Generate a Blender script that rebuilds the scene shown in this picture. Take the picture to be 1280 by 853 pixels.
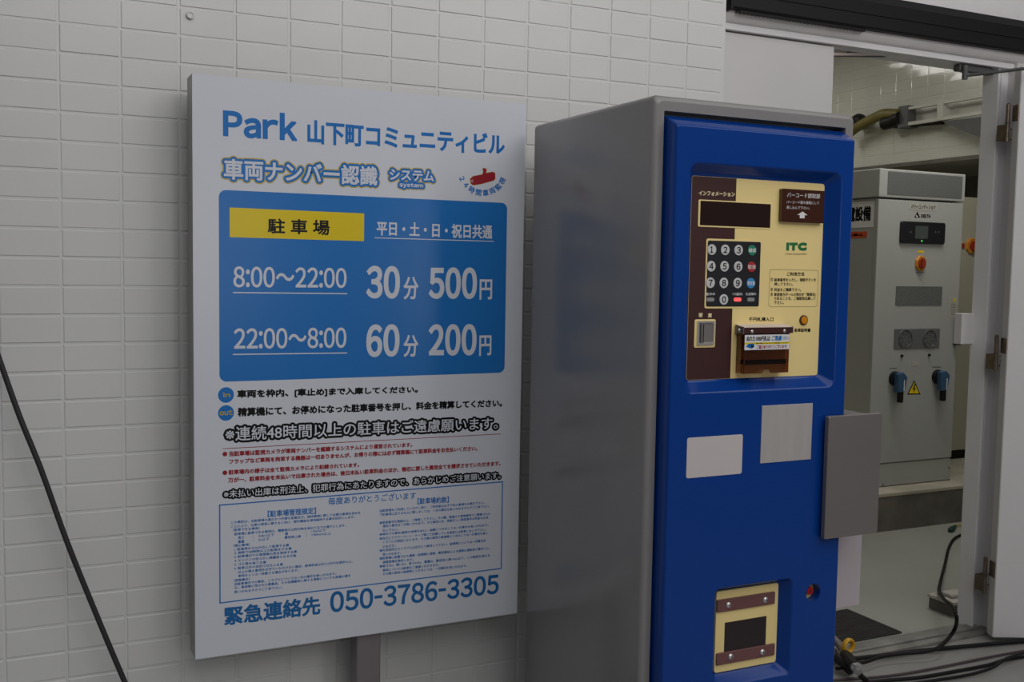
import bpy, bmesh, math, random
from mathutils import Vector, Matrix
from mathutils.geometry import tessellate_polygon
random.seed(7)
SC = bpy.context.scene
COL = SC.collection
for o in list(bpy.data.objects):
    bpy.data.objects.remove(o, do_unlink=True)

# ------------------------------------------------------------------ camera
FPX, YAW, PITCH, ROLL = 1290.81, 0.4473905, -0.0717315, -0.0165766
CAM = Vector((-0.093875, -2.641402, 1.359087))
_cy, _sy, _cp, _sp = math.cos(YAW), math.sin(YAW), math.cos(PITCH), math.sin(PITCH)
_fwd = Vector((_sy * _cp, _cy * _cp, _sp))
_rt = Vector((_cy, -_sy, 0))
_dn = _fwd.cross(_rt)
RT = math.cos(ROLL) * _rt + math.sin(ROLL) * _dn
DN = -math.sin(ROLL) * _rt + math.cos(ROLL) * _dn
cam_data = bpy.data.cameras.new('camera')
cam_data.sensor_width = 36.0
cam_data.lens = FPX * 36.0 / 1280.0
cam_data.clip_start = 0.05
cam = bpy.data.objects.new('camera', cam_data)
COL.objects.link(cam)
M = Matrix((RT, -DN, -_fwd)).transposed().to_4x4()
M.translation = CAM
cam.matrix_world = M
SC.camera = cam

# ------------------------------------------------------------------ light and exposure
SC.view_settings.view_transform = 'Standard'
SC.view_settings.look = 'None'
SC.view_settings.gamma = 1.0
SC.view_settings.use_curve_mapping = False
SC.view_settings.exposure = -0.06
world = bpy.data.worlds.new('world')
SC.world = world
world.use_nodes = True
wn = world.node_tree
bg = wn.nodes['Background']
tc = wn.nodes.new('ShaderNodeTexCoord')
sx = wn.nodes.new('ShaderNodeSeparateXYZ')
rp = wn.nodes.new('ShaderNodeValToRGB')
wn.links.new(tc.outputs['Generated'], sx.inputs[0])
wn.links.new(sx.outputs['Z'], rp.inputs[0])
rp.color_ramp.elements[0].position = 0.0
rp.color_ramp.elements[0].color = (0.30, 0.30, 0.32, 1)
rp.color_ramp.elements[1].position = 0.7
rp.color_ramp.elements[1].color = (0.80, 0.84, 0.92, 1)
wn.links.new(rp.outputs[0], bg.inputs['Color'])
bg.inputs['Strength'].default_value = 0.23


def area_lamp(name, loc, target, w, h, power, color=(1, 1, 1)):
    d = bpy.data.lights.new(name, 'AREA')
    d.shape = 'RECTANGLE'
    d.size, d.size_y, d.energy, d.color = w, h, power, color
    o = bpy.data.objects.new(name, d)
    COL.objects.link(o)
    o.location = loc
    o.rotation_euler = (Vector(target) - Vector(loc)).to_track_quat('-Z', 'Y').to_euler()
    return o


area_lamp('canopy_light', (1.6, -2.2, 3.2), (1.4, 0.0, 0.9), 4.6, 2.0, 36, (1.0, 0.98, 0.965))
area_lamp('front_fill_light', (2.4, -6.5, 4.3), (1.3, 0.0, 1.3), 6.0, 1.6, 52, (1.0, 0.985, 0.98))  # added frontal fill in place of daylight from the open street
area_lamp('street_gap_light', (1.45, -6.5, 1.5), (1.2, 0.0, 1.3), 0.45, 1.5, 8.0, (1.0, 0.985, 0.98))
area_lamp('street_gap_light', (3.65, -6.5, 1.4), (1.3, 0.0, 1.3), 0.60, 1.3, 10.5, (1.0, 0.985, 0.98))
area_lamp('room_light', (4.1, 0.9, 2.92), (4.3, 1.2, 0.0), 1.2, 0.25, 18, (1.0, 0.985, 0.92))
area_lamp('room_light', (4.05, 3.2, 2.93), (4.05, 3.2, 0.0), 0.9, 0.25, 7, (1.0, 0.985, 0.92))


# ------------------------------------------------------------------ pixel of the photograph -> point on a real plane
def _ray(x, y):
    return RT * ((x - 640) / FPX) + DN * ((y - 426.5) / FPX) + _fwd


def on_y(x, y, Y):
    d = _ray(x, y)
    return CAM + d * ((Y - CAM.y) / d.y)


def on_x(x, y, X):
    d = _ray(x, y)
    return CAM + d * ((X - CAM.x) / d.x)


def on_z(x, y, Z):
    d = _ray(x, y)
    return CAM + d * ((Z - CAM.z) / d.z)


# ------------------------------------------------------------------ materials
def lin(c):
    return c / 12.92 if c <= 0.04045 else ((c + 0.055) / 1.055) ** 2.4


def mat(name, rgb, rough=0.5, metal=0.0, spec=0.5, noise=0.0, nscale=20.0, bump=0.0, bscale=200.0, coat=0.0,
        trans=0.0, emit=0.0, stretch=None, detail=3.0):
    m = bpy.data.materials.new(name)
    m.use_nodes = True
    nt = m.node_tree
    b = nt.nodes['Principled BSDF']
    b.inputs['Base Color'].default_value = (*rgb, 1)
    b.inputs['Roughness'].default_value = rough
    b.inputs['Metallic'].default_value = metal
    b.inputs['Specular IOR Level'].default_value = spec
    if coat:
        b.inputs['Coat Weight'].default_value = coat
        b.inputs['Coat Roughness'].default_value = 0.08
    if trans:
        b.inputs['Transmission Weight'].default_value = trans
    if emit:
        b.inputs['Emission Color'].default_value = (*rgb, 1)
        b.inputs['Emission Strength'].default_value = emit
    co = None
    if noise or bump:
        t = nt.nodes.new('ShaderNodeTexCoord')
        co = t.outputs['Object']
        if stretch:
            mp = nt.nodes.new('ShaderNodeMapping')
            mp.inputs['Scale'].default_value = stretch
            nt.links.new(co, mp.inputs[0])
            co = mp.outputs[0]
    if noise:
        n = nt.nodes.new('ShaderNodeTexNoise')
        n.inputs['Scale'].default_value = nscale
        n.inputs['Detail'].default_value = detail
        nt.links.new(co, n.inputs['Vector'])
        r = nt.nodes.new('ShaderNodeValToRGB')
        r.color_ramp.elements[0].position = 0.3
        r.color_ramp.elements[1].position = 0.7
        r.color_ramp.elements[0].color = (*[c * (1 - noise) for c in rgb], 1)
        r.color_ramp.elements[1].color = (*[min(1, c * (1 + noise)) for c in rgb], 1)
        nt.links.new(n.outputs['Fac'], r.inputs[0])
        nt.links.new(r.outputs[0], b.inputs['Base Color'])
    if bump:
        n2 = nt.nodes.new('ShaderNodeTexNoise')
        n2.inputs['Scale'].default_value = bscale
        n2.inputs['Detail'].default_value = 2.0
        nt.links.new(co, n2.inputs['Vector'])
        bp = nt.nodes.new('ShaderNodeBump')
        bp.inputs['Strength'].default_value = bump
        bp.inputs['Distance'].default_value = 0.002
        nt.links.new(n2.outputs['Fac'], bp.inputs['Height'])
        nt.links.new(bp.outputs[0], b.inputs['Normal'])
    return m


def tile_mat(name, rgb, rough, bump):
    """painted tile: faint tone change over the wall, glaze with a slow ripple"""
    return mat(name, rgb, rough=rough, noise=0.035, nscale=2.2, bump=bump, bscale=55.0, spec=0.45)


MT = dict(
    tile=tile_mat('painted_white_tile', (0.72, 0.715, 0.70), 0.26, 0.10),
    tile_in=tile_mat('glazed_white_tile', (0.60, 0.60, 0.54), 0.10, 0.05),
    plaster=mat('white_plaster', (0.80, 0.77, 0.77), 0.6, noise=0.06, nscale=6, bump=0.15, bscale=60),
    paint=mat('white_door_paint', (0.66, 0.64, 0.635), 0.42, noise=0.02, nscale=4, bump=0.03, bscale=300),
    paint_grey=mat('grey_white_frame_paint', (0.80, 0.785, 0.79), 0.4, noise=0.03, nscale=5),
    floor=mat('grey_floor_paint', (0.33, 0.325, 0.305), 0.38, noise=0.10, nscale=3.5, bump=0.05, bscale=90, detail=6),
    floor_in=mat('grey_green_floor_paint', (0.36, 0.365, 0.33), 0.36, noise=0.07, nscale=2.5, bump=0.03, bscale=80, detail=6),
    sill=mat('worn_steel_sill', (0.26, 0.25, 0.23), 0.45, 0.3, noise=0.3, nscale=9, detail=6),
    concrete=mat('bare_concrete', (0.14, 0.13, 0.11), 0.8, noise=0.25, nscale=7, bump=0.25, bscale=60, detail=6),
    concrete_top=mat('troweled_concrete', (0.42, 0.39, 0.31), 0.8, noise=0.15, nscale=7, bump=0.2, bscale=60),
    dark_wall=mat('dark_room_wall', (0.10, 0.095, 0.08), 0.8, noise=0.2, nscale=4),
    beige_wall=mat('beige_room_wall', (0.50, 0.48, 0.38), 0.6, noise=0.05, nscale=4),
    black=mat('black_powder_coat', (0.007, 0.006, 0.007), 0.55, bump=0.05, bscale=300, spec=0.3),
    black_soft=mat('black_rubber', (0.010, 0.009, 0.009), 0.5, bump=0.05, bscale=200, spec=0.25),
    hang=mat('brown_black_cable', (0.030, 0.026, 0.027), 0.45, bump=0.05, bscale=200),
    brown_cable=mat('brown_rubber', (0.07, 0.05, 0.055), 0.5, bump=0.05, bscale=200),
    mat=mat('ribbed_dark_mat', (0.030, 0.028, 0.026), 0.9, noise=0.5, nscale=1.0, stretch=(8, 220, 8), bump=0.6, bscale=2),
    s_white=mat('sign_white_film', (0.70, 0.72, 0.78), 0.22, bump=0.035, bscale=420, spec=0.32, noise=0.01, nscale=3),
    s_blue=mat('sign_blue_ink', (0.018, 0.180, 0.54), 0.22, bump=0.035, bscale=420, spec=0.32),
    s_blue2=mat('sign_dark_blue_ink', (0.014, 0.145, 0.40), 0.22, bump=0.035, bscale=420, spec=0.32),
    s_yellow=mat('sign_yellow_ink', (0.80, 0.60, 0.015), 0.22, bump=0.035, bscale=420, spec=0.32),
    s_olive=mat('sign_ochre_ink', (0.55, 0.42, 0.03), 0.28),
    s_red=mat('sign_red_ink', (0.32, 0.008, 0.018), 0.30),
    s_black=mat('sign_black_ink', (0.008, 0.008, 0.009), 0.26, spec=0.25),
    s_brown=mat('sign_brown_ink', (0.20, 0.13, 0.03), 0.3),
    s_side=mat('sign_grey_edge', (0.27, 0.265, 0.25), 0.35, 0.4, noise=0.05, nscale=5),
    post=mat('grey_post_paint', (0.23, 0.20, 0.21), 0.4, 0.3, noise=0.04, nscale=8),
    cab=mat('grey_cabinet_paint', (0.25, 0.24, 0.235), 0.22, noise=0.02, nscale=6, bump=0.03, bscale=350, spec=0.5),
    cab_in=mat('cabinet_inner_shadow_gap', (0.03, 0.03, 0.03), 0.6, noise=0.02),
    blue=mat('blue_gloss_paint', (0.002, 0.045, 0.265), 0.16, bump=0.03, bscale=260, spec=0.36, noise=0.01, nscale=4),
    cream=mat('cream_panel', (0.93, 0.73, 0.31), 0.38, noise=0.01, nscale=6, bump=0.02, bscale=400),
    brown=mat('dark_brown_panel', (0.050, 0.012, 0.010), 0.36, noise=0.03, nscale=6),
    smoke=mat('smoked_brown_acrylic', (0.50, 0.26, 0.15), 0.04, trans=1.0, noise=0.01, nscale=3),
    smoke_solid=mat('brown_reader_lens', (0.055, 0.014, 0.006), 0.06, noise=0.02, nscale=6, coat=0.5),
    screen=mat('dark_display_glass', (0.022, 0.008, 0.006), 0.05, noise=0.02, nscale=5, coat=0.4),
    purple_glass=mat('dark_window_glass', (0.018, 0.008, 0.010), 0.05, noise=0.02, nscale=5, coat=0.4),
    key_black=mat('keypad_black_film', (0.010, 0.010, 0.014), 0.35, noise=0.05, nscale=9),
    key_white=mat('key_white', (0.62, 0.62, 0.61), 0.4, noise=0.01, nscale=9),
    key_green=mat('key_green', (0.01, 0.22, 0.13), 0.4, noise=0.01, nscale=9),
    key_red=mat('key_red', (0.42, 0.02, 0.02), 0.4, noise=0.01, nscale=9),
    key_blue=mat('key_light_blue', (0.03, 0.28, 0.62), 0.4, noise=0.01, nscale=9),
    led_off=mat('lamp_window_off', (0.30, 0.29, 0.29), 0.4, noise=0.01, nscale=9),
    led_on=mat('lamp_window_red_lit', (1.0, 0.10, 0.10), 0.4, emit=0.75, noise=0.01),
    logo_green=mat('logo_green', (0.005, 0.17, 0.04), 0.4, noise=0.01, nscale=9),
    steel=mat('brushed_steel', (0.60, 0.56, 0.54), 0.32, 0.35, noise=0.05, nscale=1.0, stretch=(40, 6, 3)),
    steel_dull=mat('dull_steel', (0.24, 0.215, 0.205), 0.38, 0.45, noise=0.06, nscale=3, bump=0.02, bscale=400),
    chrome=mat('polished_steel', (0.75, 0.73, 0.71), 0.20, 0.75, noise=0.03, nscale=10),
    sticker=mat('pale_grey_sticker', (0.62, 0.57, 0.56), 0.5, noise=0.01, nscale=5, bump=0.02, bscale=500),
    mauve=mat('pale_mauve_metal', (0.50, 0.44, 0.46), 0.45, noise=0.02, nscale=6),
    orange=mat('amber_lens', (0.70, 0.27, 0.01), 0.2, noise=0.02, nscale=9, coat=0.4),
    strip=mat('brown_strip', (0.17, 0.070, 0.066), 0.45, noise=0.03, nscale=8, bump=0.03, bscale=300),
    white_print=mat('white_print', (0.78, 0.78, 0.78), 0.4, noise=0.01),
    cream_print=mat('cream_print', (0.85, 0.72, 0.42), 0.4, noise=0.01),
    lockred=mat('red_lock_plastic', (0.45, 0.01, 0.015), 0.3, noise=0.05, nscale=50),
    pcab=mat('light_grey_cabinet', (0.40, 0.41, 0.39), 0.45, noise=0.02, nscale=4),
    pcab2=mat('beige_cabinet', (0.40, 0.385, 0.30), 0.5, noise=0.02, nscale=4),
    vent=mat('grey_vent_mesh', (0.15, 0.155, 0.155), 0.5, 0.2, noise=0.18, nscale=160),
    fan=mat('dark_fan', (0.09, 0.09, 0.09), 0.5, noise=0.1),
    lcd=mat('lcd_grey', (0.07, 0.085, 0.08), 0.2, noise=0.02),
    led_green=mat('green_lamp_lit', (0.05, 0.9, 0.1), 0.4, emit=0.6, noise=0.01),
    sw_orange=mat('switch_orange', (0.55, 0.22, 0.015), 0.35, noise=0.03, nscale=30),
    sw_red=mat('switch_red', (0.30, 0.03, 0.01), 0.35, noise=0.03, nscale=30),
    h_blue=mat('blue_grey_handle', (0.035, 0.10, 0.19), 0.35, noise=0.03, nscale=30),
    label_red=mat('orange_red_label', (0.62, 0.08, 0.015), 0.5, noise=0.02),
    bronze=mat('worn_bronze_hinge', (0.21, 0.165, 0.125), 0.36, 0.8, noise=0.25, nscale=40, detail=5),
    tray=mat('pale_cable_tray', (0.50, 0.49, 0.44), 0.45, 0.2, noise=0.05, nscale=8),
    olive=mat('olive_sleeve', (0.16, 0.13, 0.03), 0.5, noise=0.2, nscale=15),
    yellow_ring=mat('yellow_plastic', (0.62, 0.33, 0.012), 0.32, noise=0.04, nscale=40),
    green_wire=mat('green_sleeve', (0.01, 0.05, 0.03), 0.5, noise=0.05),
    clear=mat('clear_plastic', (0.80, 0.78, 0.78), 0.10, trans=0.75, noise=0.02, nscale=30),
    bar_paint=mat('cream_bar_paint', (0.72, 0.62, 0.54), 0.45, noise=0.02),
    dirty_white=mat('dirty_white_plastic', (0.52, 0.49, 0.44), 0.55, noise=0.2, nscale=30),
)


# ------------------------------------------------------------------ mesh builder
ROOT = {}


class MB:
    def __init__(s):
        s.v, s.f, s.m, s.sm, s.mats = [], [], [], [], []

    def mi(s, key):
        if key not in s.mats:
            s.mats.append(key)
        return s.mats.index(key)

    def add(s, verts, faces, key, smooth=False):
        b = len(s.v)
        k = s.mi(key)
        s.v += [tuple(p) for p in verts]
        for f in faces:
            s.f.append([i + b for i in f])
            s.m.append(k)
            s.sm.append(smooth)

    def from_bm(s, bm, key, smooth=False):
        bm.verts.index_update()
        s.add([v.co.copy() for v in bm.verts], [[v.index for v in f.verts] for f in bm.faces], key, smooth)
        bm.free()

    def box(s, x0, x1, y0, y1, z0, z1, key, bev=0.0, seg=2, rot=None, origin=None):
        bm = bmesh.new()
        bmesh.ops.create_cube(bm, size=1.0)
        c = Vector(((x0 + x1) / 2, (y0 + y1) / 2, (z0 + z1) / 2))
        for v in bm.verts:
            v.co = Vector((v.co.x * abs(x1 - x0), v.co.y * abs(y1 - y0), v.co.z * abs(z1 - z0)))
        if bev:
            bmesh.ops.bevel(bm, geom=list(bm.edges), offset=bev, segments=seg, profile=0.5, affect='EDGES')
        for v in bm.verts:
            p = v.co + c
            if rot is not None:
                o = Vector(origin) if origin is not None else c
                p = o + rot @ (p - o)
            v.co = p
        s.from_bm(bm, key, smooth=False)

    def loft(s, loops, key, cap0=False, cap1=False, smooth=True, closed=True):
        n = len(loops[0])
        verts = [p for l in loops for p in l]
        faces = []
        for i in range(len(loops) - 1):
            for j in range(n if closed else n - 1):
                a, b = i * n + j, i * n + (j + 1) % n
                faces.append([a, b, b + n, a + n])
        s.add(verts, faces, key, smooth)
        if cap0:
            s.add(loops[0], [list(range(n))[::-1]], key)
        if cap1:
            s.add(loops[-1], [list(range(n))], key)

    def tube(s, pts, r, key, n=10, sub=6):
        P = [Vector(p) for p in pts]
        path = []
        if len(P) > 2 and sub > 1:
            for i in range(len(P) - 1):
                p0, p1, p2, p3 = P[max(0, i - 1)], P[i], P[i + 1], P[min(len(P) - 1, i + 2)]
                for k in range(sub):
                    t = k / sub
                    path.append(0.5 * ((2 * p1) + (p2 - p0) * t + (2 * p0 - 5 * p1 + 4 * p2 - p3) * t * t + (3 * p1 - p0 - 3 * p2 + p3) * t ** 3))
            path.append(P[-1])
        else:
            path = P
        loops = []
        up = Vector((0.13, 0.31, 0.94))
        for i, p in enumerate(path):
            d = (path[min(i + 1, len(path) - 1)] - path[max(i - 1, 0)]).normalized()
            a = d.cross(up)
            a = a.normalized() if a.length > 1e-4 else d.cross(Vector((1, 0, 0))).normalized()
            b = d.cross(a)
            rr = r(i / (len(path) - 1)) if callable(r) else r
            loops.append([p + (a * math.cos(t) + b * math.sin(t)) * rr for t in [2 * math.pi * k / n for k in range(n)]])
        s.loft(loops, key, True, True)

    def cyl(s, p0, p1, r0, r1, key, n=24, smooth=True):
        p0, p1 = Vector(p0), Vector(p1)
        d = (p1 - p0).normalized()
        a = d.cross(Vector((0, 0, 1)))
        a = a.normalized() if a.length > 1e-3 else Vector((1, 0, 0))
        b = d.cross(a)
        ring = lambda p, r: [p + (a * math.cos(t) + b * math.sin(t)) * r for t in [2 * math.pi * k / n for k in range(n)]]
        s.loft([ring(p0, r0), ring(p1, r1)], key, True, True, smooth)

    def torus(s, c, axis, R, r, key, n=28, m=10, flat=1.0):
        c, axis = Vector(c), Vector(axis).normalized()
        a = axis.cross(Vector((0.3, 0.1, 1))).normalized()
        b = axis.cross(a)
        loops = []
        for i in range(n + 1):
            t = 2 * math.pi * i / n
            d = a * math.cos(t) + b * math.sin(t)
            loops.append([c + d * (R + r * math.cos(u)) + axis * r * flat * math.sin(u) for u in [2 * math.pi * k / m for k in range(m)]])
        s.loft(loops, key)

    def build(s, name, parent=None, kind=None):
        me = bpy.data.meshes.new(name)
        o = bpy.data.objects.new(name, me)
        COL.objects.link(o)
        off = Vector((0, 0, 0))
        if parent is not None:
            o.parent = parent
            off = ROOT[parent.name]
            ROOT[o.name] = off
        else:
            xs = [p[0] for p in s.v]
            ys = [p[1] for p in s.v]
            zs = [p[2] for p in s.v]
            off = Vector(((min(xs) + max(xs)) / 2, (min(ys) + max(ys)) / 2, min(zs)))
            o.location = off
            ROOT[o.name] = off
        me.from_pydata([(p[0] - off.x, p[1] - off.y, p[2] - off.z) for p in s.v], [], s.f)
        for k in s.mats:
            me.materials.append(MT[k])
        me.polygons.foreach_set('material_index', s.m)
        me.polygons.foreach_set('use_smooth', s.sm)
        me.update()
        if kind:
            o['kind'] = kind
        return o


def thing(name, label, cat, loc, group=None):
    o = bpy.data.objects.new(name, None)
    o.empty_display_size = 0.05
    COL.objects.link(o)
    o.location = loc
    ROOT[o.name] = Vector(loc)
    tag(o, label, cat, group)
    return o


def tag(o, label, cat, group=None):
    o['label'] = label
    o['category'] = cat
    if group:
        o['group'] = group
    return o


def struct(o, label=None, cat=None):
    o['kind'] = 'structure'
    if label:
        o['label'] = label
        o['category'] = cat
    return o


def rrect(x0, x1, z0, z1, r, n=5):
    pts = []
    for (cx, cz, a0) in ((x1 - r, z1 - r, 0), (x0 + r, z1 - r, 90), (x0 + r, z0 + r, 180), (x1 - r, z0 + r, 270)):
        for k in range(n + 1):
            a = math.radians(a0 + 90 * k / n)
            pts.append((cx + r * math.cos(a), cz + r * math.sin(a)))
    return pts


def xz(pts, Y):
    return [Vector((p[0], Y, p[1])) for p in pts]


def fill(mb, outlines, Y, key):
    """flat face in the XZ plane with holes, looking to -Y"""
    tris = tessellate_polygon([[Vector((p[0], p[1], 0)) for p in o] for o in outlines])
    flat = [Vector((p[0], Y, p[1])) for o in outlines for p in o]
    out = []
    for t in tris:
        a, b, c = [flat[i] for i in t]
        nrm = (b - a).cross(c - a)
        out.append(list(t) if nrm.y < 0 else list(t)[::-1])
    mb.add(flat, out, key)


def slab(mb, outline, Yf, Yb, key, bev=0.0):
    """plate with front face at Yf, back at Yb (Yb > Yf)"""
    if bev:
        cx = sum(p[0] for p in outline) / len(outline)
        cz = sum(p[1] for p in outline) / len(outline)
        w = max(p[0] for p in outline) - min(p[0] for p in outline)
        h = max(p[1] for p in outline) - min(p[1] for p in outline)
        ins = [(cx + (p[0] - cx) * (1 - 2 * bev / w), cz + (p[1] - cz) * (1 - 2 * bev / h)) for p in outline]
        mb.loft([xz(ins, Yf), xz(outline, Yf + bev), xz(outline, Yb)], key, smooth=False)
        fill(mb, [ins], Yf, key)
    else:
        mb.loft([xz(outline, Yf), xz(outline, Yb)], key, smooth=False)
        fill(mb, [outline], Yf, key)
    mb.add(xz(outline, Yb), [list(range(len(outline)))], key)


# ------------------------------------------------------------------ lettering
def glyphs(text, res=3):
    c = bpy.data.curves.new('lettering_curve', 'FONT')
    c.body = text
    c.size = 1.0
    c.resolution_u = res
    o = bpy.data.objects.new('lettering_curve', c)
    COL.objects.link(o)
    dg = bpy.context.evaluated_depsgraph_get()
    dg.update()
    me = bpy.data.meshes.new_from_object(o.evaluated_get(dg))
    V = [(v.co.x, v.co.y) for v in me.vertices]
    F = [list(p.vertices) for p in me.polygons]
    bpy.data.objects.remove(o, do_unlink=True)
    bpy.data.curves.remove(c)
    bpy.data.meshes.remove(me)
    return V, F


_FW = {chr(i): chr(i + 0xFEE0) for i in range(0x21, 0x7F)}


def tight(text, res=4, gap=0.09):
    """set the characters one after the other by their own widths"""
    V, F, x = [], [], 0.0
    for ch in text:
        if ch == ' ':
            x += 0.35
            continue
        v, f = glyphs(ch if text == 'ITC' else _FW.get(ch, ch), res)
        if ch == '-':
            v = [(p[0] * 0.42, p[1]) for p in v]
        x0 = min(p[0] for p in v)
        x1 = max(p[0] for p in v)
        b = len(V)
        V += [(p[0] - x0 + x, p[1]) for p in v]
        F += [[i + b for i in q] for q in f]
        x += x1 - x0 + gap
    return V, F


def place(VF, quad):
    V, F = VF
    xa, za1, za0, xb, zb1, zb0 = quad      # left x, left top, left bottom, right x, right top, right bottom
    x0, x1 = min(p[0] for p in V), max(p[0] for p in V)
    y0, y1 = min(p[1] for p in V), max(p[1] for p in V)
    out = []
    for p in V:
        u = (p[0] - x0) / max(1e-9, x1 - x0)
        w = (p[1] - y0) / max(1e-9, y1 - y0)
        zt = za1 + (zb1 - za1) * u
        zb = za0 + (zb0 - za0) * u
        out.append((xa + (xb - xa) * u, zb + (zt - zb) * w))
    return out, F


def stroke(P, F, w, rounded=True):
    """thicken the outline of the flat letters by w"""
    cnt = {}
    for f in F:
        for i in range(len(f)):
            a, b = f[i], f[(i + 1) % len(f)]
            k = (min(a, b), max(a, b))
            cnt[k] = cnt.get(k, 0) + 1
    V2, F2 = [], []
    used = set()
    for (a, b), c in cnt.items():
        if c != 1:
            continue
        ax, az = P[a]
        bx, bz = P[b]
        dx, dz = bx - ax, bz - az
        L = math.hypot(dx, dz)
        if L < 1e-7:
            continue
        dx, dz = dx / L * w, dz / L * w
        e = 0.0 if rounded else 0.9
        n = len(V2)
        V2 += [(ax - dz - dx * e, az + dx - dz * e), (ax + dz - dx * e, az - dx - dz * e), (bx + dz + dx * e, bz - dx + dz * e), (bx - dz + dx * e, bz + dx + dz * e)]
        F2.append([n, n + 1, n + 2, n + 3])
        used.add(a)
        used.add(b)
    if rounded:
        for i in used:
            n = len(V2)
            V2 += [(P[i][0] + w * math.cos(math.pi * k / 4), P[i][1] + w * math.sin(math.pi * k / 4)) for k in range(8)]
            F2.append(list(range(n, n + 8)))
    return V2, F2


class Plane:
    """a printed plane facing -Y; layer n floats 0.15 mm per step in front of it"""
    def __init__(s, Y, step=0.00015):
        s.Y, s.step = Y, step

    def put(s, mb, VF, key, layer):
        V, F = VF
        y = s.Y - s.step * layer
        out = []
        ys = [y] * len(V)
        for n, f in enumerate(F):
            a = sum(V[f[i]][0] * V[f[(i + 1) % len(f)]][1] - V[f[(i + 1) % len(f)]][0] * V[f[i]][1] for i in range(len(f)))
            out.append(f if a > 0 else f[::-1])
            if getattr(s, 'fan_out', False):           # overlapping strokes never share one depth
                for i in f:
                    ys[i] = y - s.step * 0.6 * ((n * 37) % 101) / 101
        mb.add([(p[0], ys[i], p[1]) for i, p in enumerate(V)], out, key)

    def put_stroke(s, mb, VF, key, layer):
        s.fan_out = True
        s.put(mb, VF, key, layer)
        s.fan_out = False

    def q(s, crop, L, R):
        """crop = (x offset, y offset, scale); L = (x, top, bottom), R = (x, top, bottom) read in that view of the photograph"""
        cl, cr = crop if isinstance(crop[0], tuple) else (crop, crop)
        f = lambda c, x, y: on_y(c[0] + x / c[2], c[1] + y / c[2], s.Y)
        a, b = f(cl, L[0], L[1]), f(cl, L[0], L[2])
        c, d = f(cr, R[0], R[1]), f(cr, R[0], R[2])
        return ((a.x + b.x) / 2, a.z, b.z, (c.x + d.x) / 2, c.z, d.z)

    def pt(s, crop, x, y):
        p = on_y(crop[0] + x / crop[2], crop[1] + y / crop[2], s.Y)
        return (p.x, p.z)

    def text(s, mb, text, crop, L, R, key, bold=0.0, outlines=(), layer=2, res=3, tightly=False, rounded=None, gap=0.09):
        VF = tight(text, res, gap) if tightly else glyphs(text, res)
        qd = s.q(crop, L, R)
        qd = (qd[0] + bold, qd[1] - bold, qd[2] + bold, qd[3] - bold, qd[4] - bold, qd[5] + bold)
        P, F = place(VF, qd)
        n = len(outlines)
        s.put(mb, (P, F), key, layer + n)
        if bold:
            s.put_stroke(mb, stroke(P, F, bold, bool(rounded)), key, layer + n + 0.3)
        for i, (w, k) in enumerate(outlines):
            s.put(mb, (P, F), k, layer + n - 1 - i - 0.1)
            s.put_stroke(mb, stroke(P, F, w, True), k, layer + n - 1 - i)

    def line(s, mb, crop, p, q, th, key, layer=2):
        cl, cr = crop if isinstance(crop[0], tuple) else (crop, crop)
        a, b = s.pt(cl, *p), s.pt(cr, *q)
        d = Vector((b[0] - a[0], b[1] - a[1])).normalized() * th / 2
        s.put(mb, ([(a[0] + d.y, a[1] - d.x), (b[0] + d.y, b[1] - d.x), (b[0] - d.y, b[1] + d.x), (a[0] - d.y, a[1] + d.x)], [[0, 1, 2, 3]]), key, layer)

    def poly(s, mb, pts, key, layer=1):
        tris = tessellate_polygon([[Vector((p[0], p[1], 0)) for p in pts]])
        s.put(mb, (list(pts), [list(t) for t in tris]), key, layer)

    def disc(s, mb, c, rx, rz, key, layer=2, n=32):
        s.poly(mb, [(c[0] + rx * math.cos(2 * math.pi * k / n), c[1] + rz * math.sin(2 * math.pi * k / n)) for k in range(n)], key, layer)


# ================================================================== SETTING
PX, PZ, ZR0 = 0.133984, 0.0675, 1.9035     # tile pitch and the height of one joint line
WALL_X1 = on_y(906.8, 60, 0.0).x

# --- tiled outside wall: every tile a bevelled block standing on the joint bed
mb = MB()
mb.box(-1.75, WALL_X1, 0.003, 0.13, 0.0, 2.9, 'tile')
J = 0.0052
for r in range(-15, 29):
    zt, zb = ZR0 - r * PZ - J / 2, ZR0 - (r + 1) * PZ + J / 2
    if zb < 0.0:
        continue
    for c in range(-13, 15):
        x0, x1 = c * PX + J / 2, (c + 1) * PX - J / 2
        if c == 14:
            continue
        x1 = min(x1, WALL_X1)
        if x1 - x0 < 0.01:
            continue
        j = lambda a: random.uniform(-a, a)
        dy = random.uniform(-0.0006, 0.0006)
        a0, a1, b0, b1 = x0 + j(.0006), x1 + j(.0006), zb + j(.0005), zt + j(.0005)
        e = 0.0022
        front = [(a0 + e, dy + j(.0003), b0 + e * .7), (a1 - e, dy + j(.0003), b0 + e * .7), (a1 - e, dy + j(.0003), b1 - e), (a0 + e, dy + j(.0003), b1 - e)]
        front = [(p[0], p[1] + 0.0008, p[2]) for p in front]
        back = [(a0, 0.0031, b0), (a1, 0.0031, b0), (a1, 0.0031, b1), (a0, 0.0031, b1)]
        mb.add(front + back, [[0, 1, 2, 3], [4, 5, 1, 0], [5, 6, 2, 1], [6, 7, 3, 2], [7, 4, 0, 3]], 'tile')
struct(mb.build('wall_back'))

# --- ground outside and floor of the plant room
mb = MB()
mb.add([(-9, -12, 0), (12, -12, 0), (12, 0.13, 0), (-9, 0.13, 0)], [[0, 1, 2, 3]], 'floor')
mb.add([(-9, -12, -.1), (12, -12, -.1), (12, 0.13, -.1), (-9, 0.13, -.1)], [[3, 2, 1, 0]], 'floor')
struct(mb.build('floor'))
mb = MB()
mb.box(1.6, 6.3, 0.13, 3.9, -0.1, 0.0, 'floor_in')
struct(mb.build('floor'))

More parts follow.
